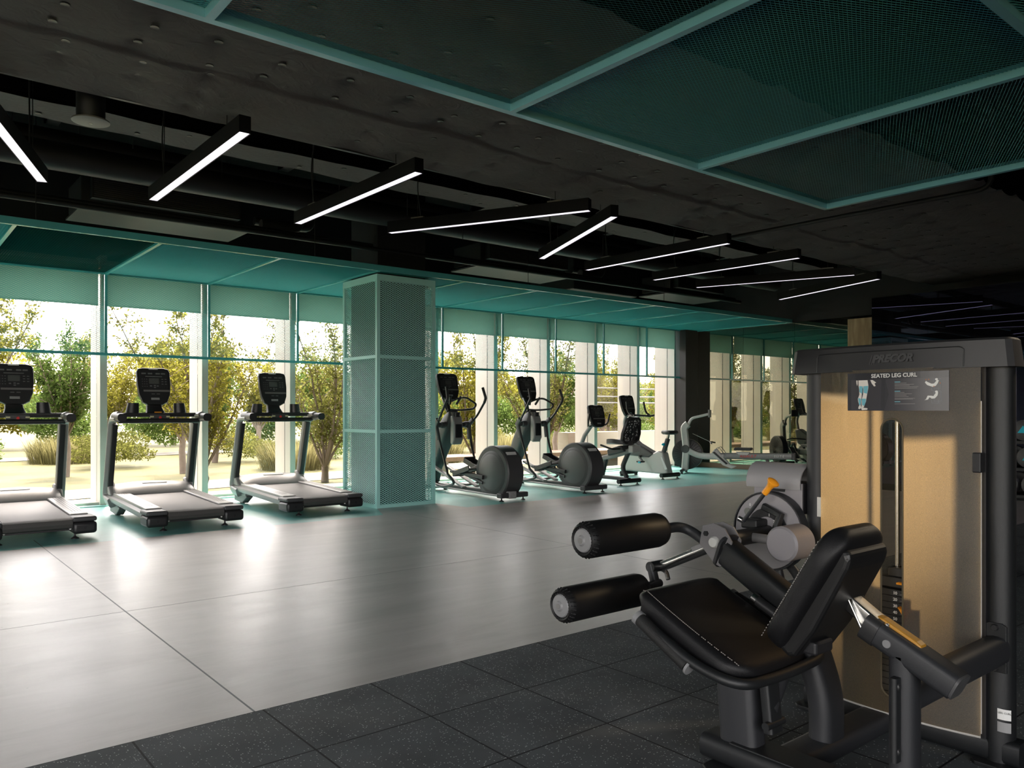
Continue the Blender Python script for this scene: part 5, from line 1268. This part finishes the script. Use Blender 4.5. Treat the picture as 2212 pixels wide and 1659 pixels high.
# ------------------------------------------------------------------ dumbbells and a bench machine glimpsed past the right frame edge
RK = empty('dumbbell_rack', (6.75, 2.05, 0), 'black dumbbell rack beyond the leg curl machine at the right edge', 'dumbbell rack')
for z in (.60,.80,1.0):
    MB().rect([(0.0,.45,z),(0.0,-.95,z)], .30, .03, .006).build('shelf', BLK, RK, 0)
for y in (.40,-.9): MB().box(-.16,.16,y-.04,y+.04,0,1.14).build('upright', BLK, RK, 0, bevel=.01)
tri = [(0,.032),(.034,-.022),(-.034,-.022)]
def dumbbell(loc, lab_):
    R = empty('dumbbell', loc, lab_, 'dumbbell', 'dumbbells on the rack')
    MB().tube([(-.10,0,0),(.10,0,0)], .017, 12).build('handle', CHROME, R)
    for s in (-1,1):
        MB().lathe([(.05,s*.08),(.076,s*.09),(.076,s*.16),(.05,s*.172),(.002,s*.172)], (0,0,0), 'x', 28).build('head', PLASD, R)
    MB().prism([(-y*1.0, z) for y, z in ((0,.034),(.036,-.020),(-.036,-.020))], -.1735, -.1725, 'x').build('badge', CYAN, R, 0)
    return R
D0 = None
for r_, (z, lbz) in enumerate(((1.092,'top'),(.892,'middle'),(.692,'lowest'))):
    for k in range(6):
        loc = (6.72, 2.30-.175*k-.03*r_, z)
        L_ = 'round grey dumbbell with a cyan badge on the %s shelf, %s from the left' % (lbz, ords[k])
        if D0 is None: D0 = dumbbell(loc, L_)
        else: c_ = copy_tree(D0); c_.location = loc; c_['label'] = L_
BM = empty('bench_machine', (4.95, 1.33, 0), 'black strength machine arms partly hidden behind the right tower post', 'weight machine')
MB().rect([(0,.12,.80),(0,-.6,.66)], .12, .16, .03).build('arm_pad', PLAS, BM, 40)
MB().tube([(0,-.02,.02),(0,-.02,.75)], .03, 14).build('upright', BLK, BM)
MB().rect([(0,.06,.40),(0,-.7,.44)], .07, .07, .02).build('cross_arm', BLKG, BM, 40)
MB().rect([(0,.08,.12),(0,-.8,.12)], .09, .07, .02).build('base_tube', BLK, BM, 40)
MB().box(-.25,.25,-.8,-.7,0,.09).build('floor_beam', BLK, BM, 0, bevel=.01)
MB().box(-.2,.2,-.06,.02,0,.03).build('floor_plate', BLK, BM, 0, bevel=.005)

# ------------------------------------------------------------------ outside: lawn, path, low wall, planting
GR = -.10
def ground_mat():
    m = bpy.data.materials.new('lawn'); m.use_nodes = True; nt = m.node_tree; n = nt.nodes; l = nt.links; b = n['Principled BSDF']
    tc = n.new('ShaderNodeTexCoord'); t = n.new('ShaderNodeTexNoise'); t.inputs['Scale'].default_value = 1.1; t.inputs['Detail'].default_value = 8; l.new(tc.outputs['Object'], t.inputs[0])
    r = n.new('ShaderNodeValToRGB'); r.color_ramp.elements[0].color = (.07,.07,.018,1); r.color_ramp.elements[1].color = (.12,.105,.03,1)
    r.color_ramp.elements[0].position = .35; r.color_ramp.elements[1].position = .65
    l.new(t.outputs['Fac'], r.inputs[0]); l.new(r.outputs[0], b.inputs['Base Color']); b.inputs['Roughness'].default_value = .9; return m
struct(MB().box(-60, 70, -50, 110, GR-.3, GR).build('ground', ground_mat(), smooth=0))
PAVE = mat('pale_paving', (.30,.27,.24), .8, 0, .3, .1, 3)
def ribbon(name, pts, w, z, m, th=.02):
    b = MB(); L_ = [Vector((p[0], p[1], 0)) for p in pts]; vs = []; fs = []
    for i, p in enumerate(L_):
        t = (L_[min(i+1,len(L_)-1)]-L_[max(i-1,0)]).normalized(); s_ = Vector((-t.y, t.x, 0))*w/2
        vs += [(*(p+s_)[:2], z), (*(p-s_)[:2], z)]
        if i: fs.append((2*i-2,2*i-1,2*i+1,2*i))
    b.add(vs, fs); return b.build(name, m, smooth=0)
o = ribbon('garden_path', [(-14,13.9),(-6,14.2),(2,14.0),(6,14.7),(11,15.6),(18,16.2),(40,17.5)], 1.5, GR+.01, PAVE); struct(o)
o = ribbon('garden_path', [(-20,24.0),(-2,24.5),(10,26),(26,24),(60,30)], 1.6, GR+.012, PAVE); struct(o)
o = MB().box(12.6, 30, 13.4, 13.75, GR, .72).build('garden_wall', mat('pale_render', (.50,.46,.38), .85, 0, .3, .1, 2), smooth=0); struct(o)
o = MB().box(8.2, 13.6, 12.2, 13.0, .28, .36).build('terrace_bench', mat('bench_timber', (.30,.20,.14), .7), smooth=0)
MB().box(8.3,8.45,12.25,12.95,GR,.28).box(13.2,13.35,12.25,12.95,GR,.28).build('bench_leg', PAVE, o, 0); tag(o, 'low timber-topped bench outside, beyond the elliptical trainers', 'bench')
rl = empty('terrace_railing', (20, 15.2, 0), 'thin grey metal railing outside above the low garden wall', 'railing')
for z in (1.45,1.62,1.85): MB().tube([(-5,0,z),(8,0,z)], .02, 8).build('rail', PLASG, rl)
for k in range(8): MB().tube([(-5+k*1.8,0,.0),(-5+k*1.8,0,1.85)], .02, 8).build('post', PLASG, rl)
o = MB().box(18.1,18.45,14.6,14.9,GR,1.5).build('stone_post', PAVE, smooth=0); tag(o, 'square pale post outside near the garden wall', 'post')
o = MB().tube(bend([(16.9,13.9,GR),(16.9,13.9,2.0),(17.6,13.9,2.9),(18.6,13.9,3.05)], 1.0, 10), .035, 10).build('street_lamp', PLASG); MB().box(18.4,18.9,13.8,14.0,3.0,3.08).build('lamp_head', PLASG, o, 0); tag(o, 'slim curved lamp post outside beyond the right-hand windows', 'lamp')

def leaf_mat(name, c, t, v=.35, trans=.55):
    m = bpy.data.materials.new(name); m.use_nodes = True; nt = m.node_tree; n = nt.nodes; l = nt.links; n.remove(n['Principled BSDF']); out = n['Material Output']
    oi = n.new('ShaderNodeNewGeometry'); 
    d = n.new('ShaderNodeBsdfDiffuse'); tr = n.new('ShaderNodeBsdfTranslucent')
    r = n.new('ShaderNodeMapRange'); r.inputs['To Min'].default_value = 1-v; r.inputs['To Max'].default_value = 1+v; l.new(oi.outputs['Random Per Island'], r.inputs['Value'])
    for s_, c_ in ((d,c),(tr,t)):
        x = n.new('ShaderNodeVectorMath'); x.operation = 'SCALE'; x.inputs[0].default_value = c_; l.new(r.outputs[0], x.inputs['Scale']); l.new(x.outputs[0], s_.inputs[0])
    mx = n.new('ShaderNodeMixShader'); mx.inputs[0].default_value = trans; l.new(d.outputs[0], mx.inputs[1]); l.new(tr.outputs[0], mx.inputs[2]); l.new(mx.outputs[0], out.inputs[0])
    return m
LF = [leaf_mat('leaf_yellow_green', (.12,.115,.020), (.26,.245,.04)), leaf_mat('leaf_green', (.05,.08,.022), (.115,.17,.04)), leaf_mat('leaf_olive', (.085,.09,.024), (.185,.19,.048)), leaf_mat('leaf_orange', (.12,.08,.015), (.28,.17,.03))]
BARK = mat('bark', (.20,.16,.13), .9, 0, .2, .3, 12)
def add_leaf(b, p, s, r):
    a = Vector((r.gauss(0,1), r.gauss(0,1), r.gauss(0,1))).normalized(); c = a.orthogonal().normalized(); c.rotate(Quaternion(a, r.uniform(0,6.28)))
    q = a.cross(c); L_ = s*r.uniform(.7,1.3); w_ = L_*.5
    b.add([p, p+a*L_*.5+q*w_*.5, p+a*L_, p+a*L_*.5-q*w_*.5], [(0,1,2,3)])
def vase_tree(seed, hh, nb, leaf, lm, spread=.5, dens=1.0, z0=.55):
    r = random.Random(seed); tb = MB(); fb = MB()
    tb.tube([(0,0,0),(r.uniform(-.05,.05),r.uniform(-.05,.05),z0*.6),(0,0,z0)], .07, 8, scale=(1.1,.95,.9))
    for k in range(nb):
        a = 2*pi*k/nb + r.uniform(-.3,.3); el = r.uniform(.25,1.0)*spread; L_ = hh*r.uniform(.65,1.0)-z0
        p = Vector((0,0,z0*r.uniform(.7,1))); pts = [p.copy()]; dr = Vector((sin(el)*cos(a), sin(el)*sin(a), cos(el)))
        n_ = 9
        for i in range(n_):
            dr = (dr + Vector((r.gauss(0,.07), r.gauss(0,.07), .05))).normalized(); p = p+dr*(L_/n_); pts.append(p.copy())
        tb.tube(pts, .028, 5, scale=[1-.09*i for i in range(n_+1)])
        for i in range(2, n_+1):
            for tw in range(3):
                ta = r.uniform(0,6.28); te = r.uniform(.5,1.2); td = Vector((sin(te)*cos(ta), sin(te)*sin(ta), cos(te))); tl = r.uniform(.25,.6)*(1-.04*i)
                q = pts[i]; e = q+td*tl
                tb.tube([q, q+td*tl*.5+Vector((0,0,.02)), e], .006, 3)
                for m_ in range(int(30*dens)):
                    u = r.uniform(.1,1.05); pp_ = q.lerp(e, u) + Vector((r.gauss(0,.045), r.gauss(0,.045), r.gauss(0,.045)))
                    add_leaf(fb, pp_, leaf, r)
    return tb, fb
def mk_tree(name, seed, loc, hh, nb, leaf, lm, lab_, grp, cat='tree', **kw):
    R = empty(name, loc, lab_, cat, grp)
    tb, fb = vase_tree(seed, hh, nb, leaf, lm, **kw)
    tb.build('trunk', BARK, R, 60); f = fb.build('foliage', LF[lm], R, 0)
    return R
protos = [mk_tree('garden_tree', 21, (1.1,14.3,GR), 3.4, 11, .062, 0, 'x', 'garden trees outside the windows', spread=.55, dens=1.5, z0=.9),
          mk_tree('garden_tree', 22, (4.3,13.4,GR), 3.5, 12, .060, 0, 'x', 'garden trees outside the windows', spread=.50, dens=1.2, z0=.35),
          mk_tree('garden_tree', 23, (3.1,18.0,GR), 3.2, 12, .065, 1, 'x', 'garden trees outside the windows', spread=.62, dens=1.6, z0=.9),
          mk_tree('garden_tree', 24, (6.6,13.6,GR), 3.4, 10, .060, 2, 'x', 'garden trees outside the windows', spread=.5, dens=1.1, z0=.3),
          mk_tree('garden_tree', 25, (5.2,17.4,GR), 3.0, 12, .065, 0, 'x', 'garden trees outside the windows', spread=.65, dens=1.6, z0=.8)]
tl = ['yellow-green tree with a blue-wrapped trunk, seen past the leftmost treadmill','leaning multi-stemmed tree between the second and third window pillars','round green tree behind the middle treadmill, across the path','sparse upright tree seen left of the mesh column','bushy yellow-green tree far behind the right-hand treadmill']
for p_, t_ in zip(protos, tl): p_['label'] = t_
MB().lathe([(.085,0),(.09,.02),(.085,.5),(.075,.62)], (0,0,.12), 'z', 12).build('trunk_wrap', mat('blue_wrap', (.12,.25,.33), .7), protos[0])
more = [(0,(-1.6,15.6),.9,1.1,'yellow-green tree at the far left window'),(1,(-.6,19.5),1.0,2.0,'multi-stemmed tree well behind the leftmost treadmill'),
 (3,(8.3,15.0),1.05,1.2,'tree seen just right of the mesh column'),(1,(10.0,13.5),1.05,3.3,'slender tree beyond the first elliptical trainer'),(3,(11.9,13.6),1.1,.5,'leaning tree beyond the second elliptical trainer'),
 (4,(9.2,23.4),1.1,2.2,'bushy tree far beyond the elliptical trainers'),(2,(13.9,15.2),1.0,1.8,'green tree beyond the recumbent bike'),(0,(16.2,15.8),1.0,4.0,'yellow-green tree beyond the upright bike'),
 (3,(19.4,18.6),1.1,5.0,'tall tree beyond the rowing machine'),(4,(14.6,23.2),1.2,4.4,'wide tree in the distance beyond the bikes'),(1,(22.8,19.0),1.1,2.6,'multi-stemmed tree at the far right outside'),
 (2,(6.9,20.5),1.1,5.6,'green tree across the lawn beside the mesh column'),(4,(-4.2,17.8),1.1,3.0,'wide tree beyond the left frame edge'),(0,(4.6,21.5),1.0,1.0,'tree in the second row behind the middle treadmill')]
for q, (x, y), sc_, rz_, lt_ in more:
    c_ = copy_tree(protos[q]); c_.location = (x, y, GR); c_.scale = (sc_,)*3; c_.rotation_euler = (0,0,rz_); c_['label'] = lt_
    for ch in list(c_.children):
        if ch.name.startswith('trunk_wrap'): bpy.data.objects.remove(ch)
# dense background trees
def bush(seed, rx, rz_, n_, leaf, lm, name, loc, lab_, grp, cat, trunk=True):
    r = random.Random(seed); R = empty(name, loc, lab_, cat, grp); b = MB()
    bl = [(Vector((r.uniform(-.65,.65)*rx, r.uniform(-.65,.65)*rx, rz_*r.uniform(.35,.85))), r.uniform(.35,.6)) for _ in range(12)]
    for i in range(n_):
        c_, k = r.choice(bl); d = Vector((r.gauss(0,1), r.gauss(0,1), r.gauss(0,1))).normalized()*(r.uniform(.6,1)**.5)
        add_leaf(b, c_ + Vector((d.x*rx*k, d.y*rx*k, d.z*rz_*k*.55)), leaf, r)
    b.build('foliage', LF[lm], R, 0)
    if trunk: MB().tube([(0,0,0),(.05,0,rz_*.3),(0,0,rz_*.6)], .11, 8).build('trunk', BARK, R)
    return R
bp = [bush(31, 2.4, 3.4, 15000, .15, 1, 'background_tree', (-4,32,GR), 'x', 'dense trees across the garden', 'tree'),
      bush(32, 2.5, 3.1, 15000, .15, 0, 'background_tree', (2.6,32.5,GR), 'x', 'dense trees across the garden', 'tree'),
      bush(33, 2.5, 3.6, 15000, .15, 2, 'background_tree', (9.2,32,GR), 'x', 'dense trees across the garden', 'tree')]
for p_, t_ in zip(bp, ('left','middle','right')): p_['label'] = 'dense background tree across the lawn, %s of the three behind the treadmills' % t_
dirs = ['behind the mesh column','behind the first elliptical','behind the second elliptical','behind the recumbent bike','behind the upright bike','behind the black return panel','farthest right outdoors','at the left frame edge','beyond the left frame edge']
for i, (x, y) in enumerate(((15.8,32.5),(22.4,32),(29,32.5),(35.6,32),(42.4,32.5),(49,32),(55.8,32.5),(-10.8,32.4),(-17.6,32))):
    c_ = copy_tree(bp[i % 3]); c_.location = (x, y, GR); c_.rotation_euler = (0,0,i*1.3); s_ = 1+.15*sin(i*2.1); c_.scale = (s_*1.1, s_*1.1, s_); c_['label'] = 'dense background tree ' + dirs[i]
# shrubs and the far hedge
hp_ = bush(61, 1.45, 2.0, 9000, .10, 1, 'hedge_bush', (-9,25.6,GR), 'tall hedge bush across the lawn, first in line from the left', 'far hedge', 'hedge', False)
for i in range(14):
    c_ = copy_tree(hp_); c_.location = (-5.7+3.3*i, 25.6+.4*sin(i*1.7), GR); c_.rotation_euler = (0,0,i*1.1); c_['label'] = 'tall hedge bush across the lawn, %s in line from the left' % (ords+['sixteenth'])[i+1]
sp = [bush(41, .9, .85, 5200, .06, 1, 'garden_shrub', (1.4,20.3,GR), 'low dark green shrub across the path behind the leftmost treadmill', 'garden shrubs', 'shrub', False),
      bush(42, 1.0, .8, 5200, .06, 2, 'garden_shrub', (4.4,20.3,GR), 'low olive shrub across the path behind the middle treadmill', 'garden shrubs', 'shrub', False)]
for i, (x, y) in enumerate(((-1.2,20.4),(7.4,20.3),(10.0,20.4),(-3.7,20.3),(12.6,20.3),(15.2,20.4),(17.8,20.3),(20.4,20.4),(23.0,20.3))):
    c_ = copy_tree(sp[i % 2]); c_.location = (x, y, GR); c_.rotation_euler = (0,0,i*.9); c_['label'] = 'low garden shrub across the path, %s in line from the left' % ords[i]
def grass_clump(seed, n_, hgt, rad, m):
    r = random.Random(seed); b = MB()
    for i in range(n_):
        a = r.uniform(0,6.28); d = rad*sqrt(r.random()); p = Vector((d*cos(a), d*sin(a), 0)); o2 = Vector((cos(a), sin(a), 0))*r.uniform(.05,.35); h_ = hgt*r.uniform(.5,1)
        s_ = Vector((-sin(a), cos(a), 0))*.007
        q = p+o2*.4+Vector((0,0,h_*.6)); e = p+o2+Vector((0,0,h_))
        b.add([p-s_, p+s_, q+s_, q-s_, e], [(0,1,2,3),(3,2,4)])
    return b
GM = leaf_mat('ornamental_grass', (.12,.115,.045), (.20,.18,.08), .4)
g0 = grass_clump(51, 1500, .75, .8, GM).build('ornamental_grass', GM, smooth=0); g0.location = (.6,17.2,GR); tag(g0, 'pale feathery ornamental grass growing across the path', 'grass', kind='stuff')
for i, (x, y) in enumerate(((-1.8,17.4),(-4.2,17.2),(-6.6,17.4),(1.4,22.9),(7.6,17.2),(3.9,22.9),(11.4,17.2),(13.9,17.4),(-1.2,22.9),(16.4,17.2),(18.9,17.4))):
    c_ = g0.copy(); COL.objects.link(c_); c_.location = (x, y, GR); c_.rotation_euler = (0,0,i*.8)
    c_['label'] = 'pale feathery ornamental grass growing across the path'
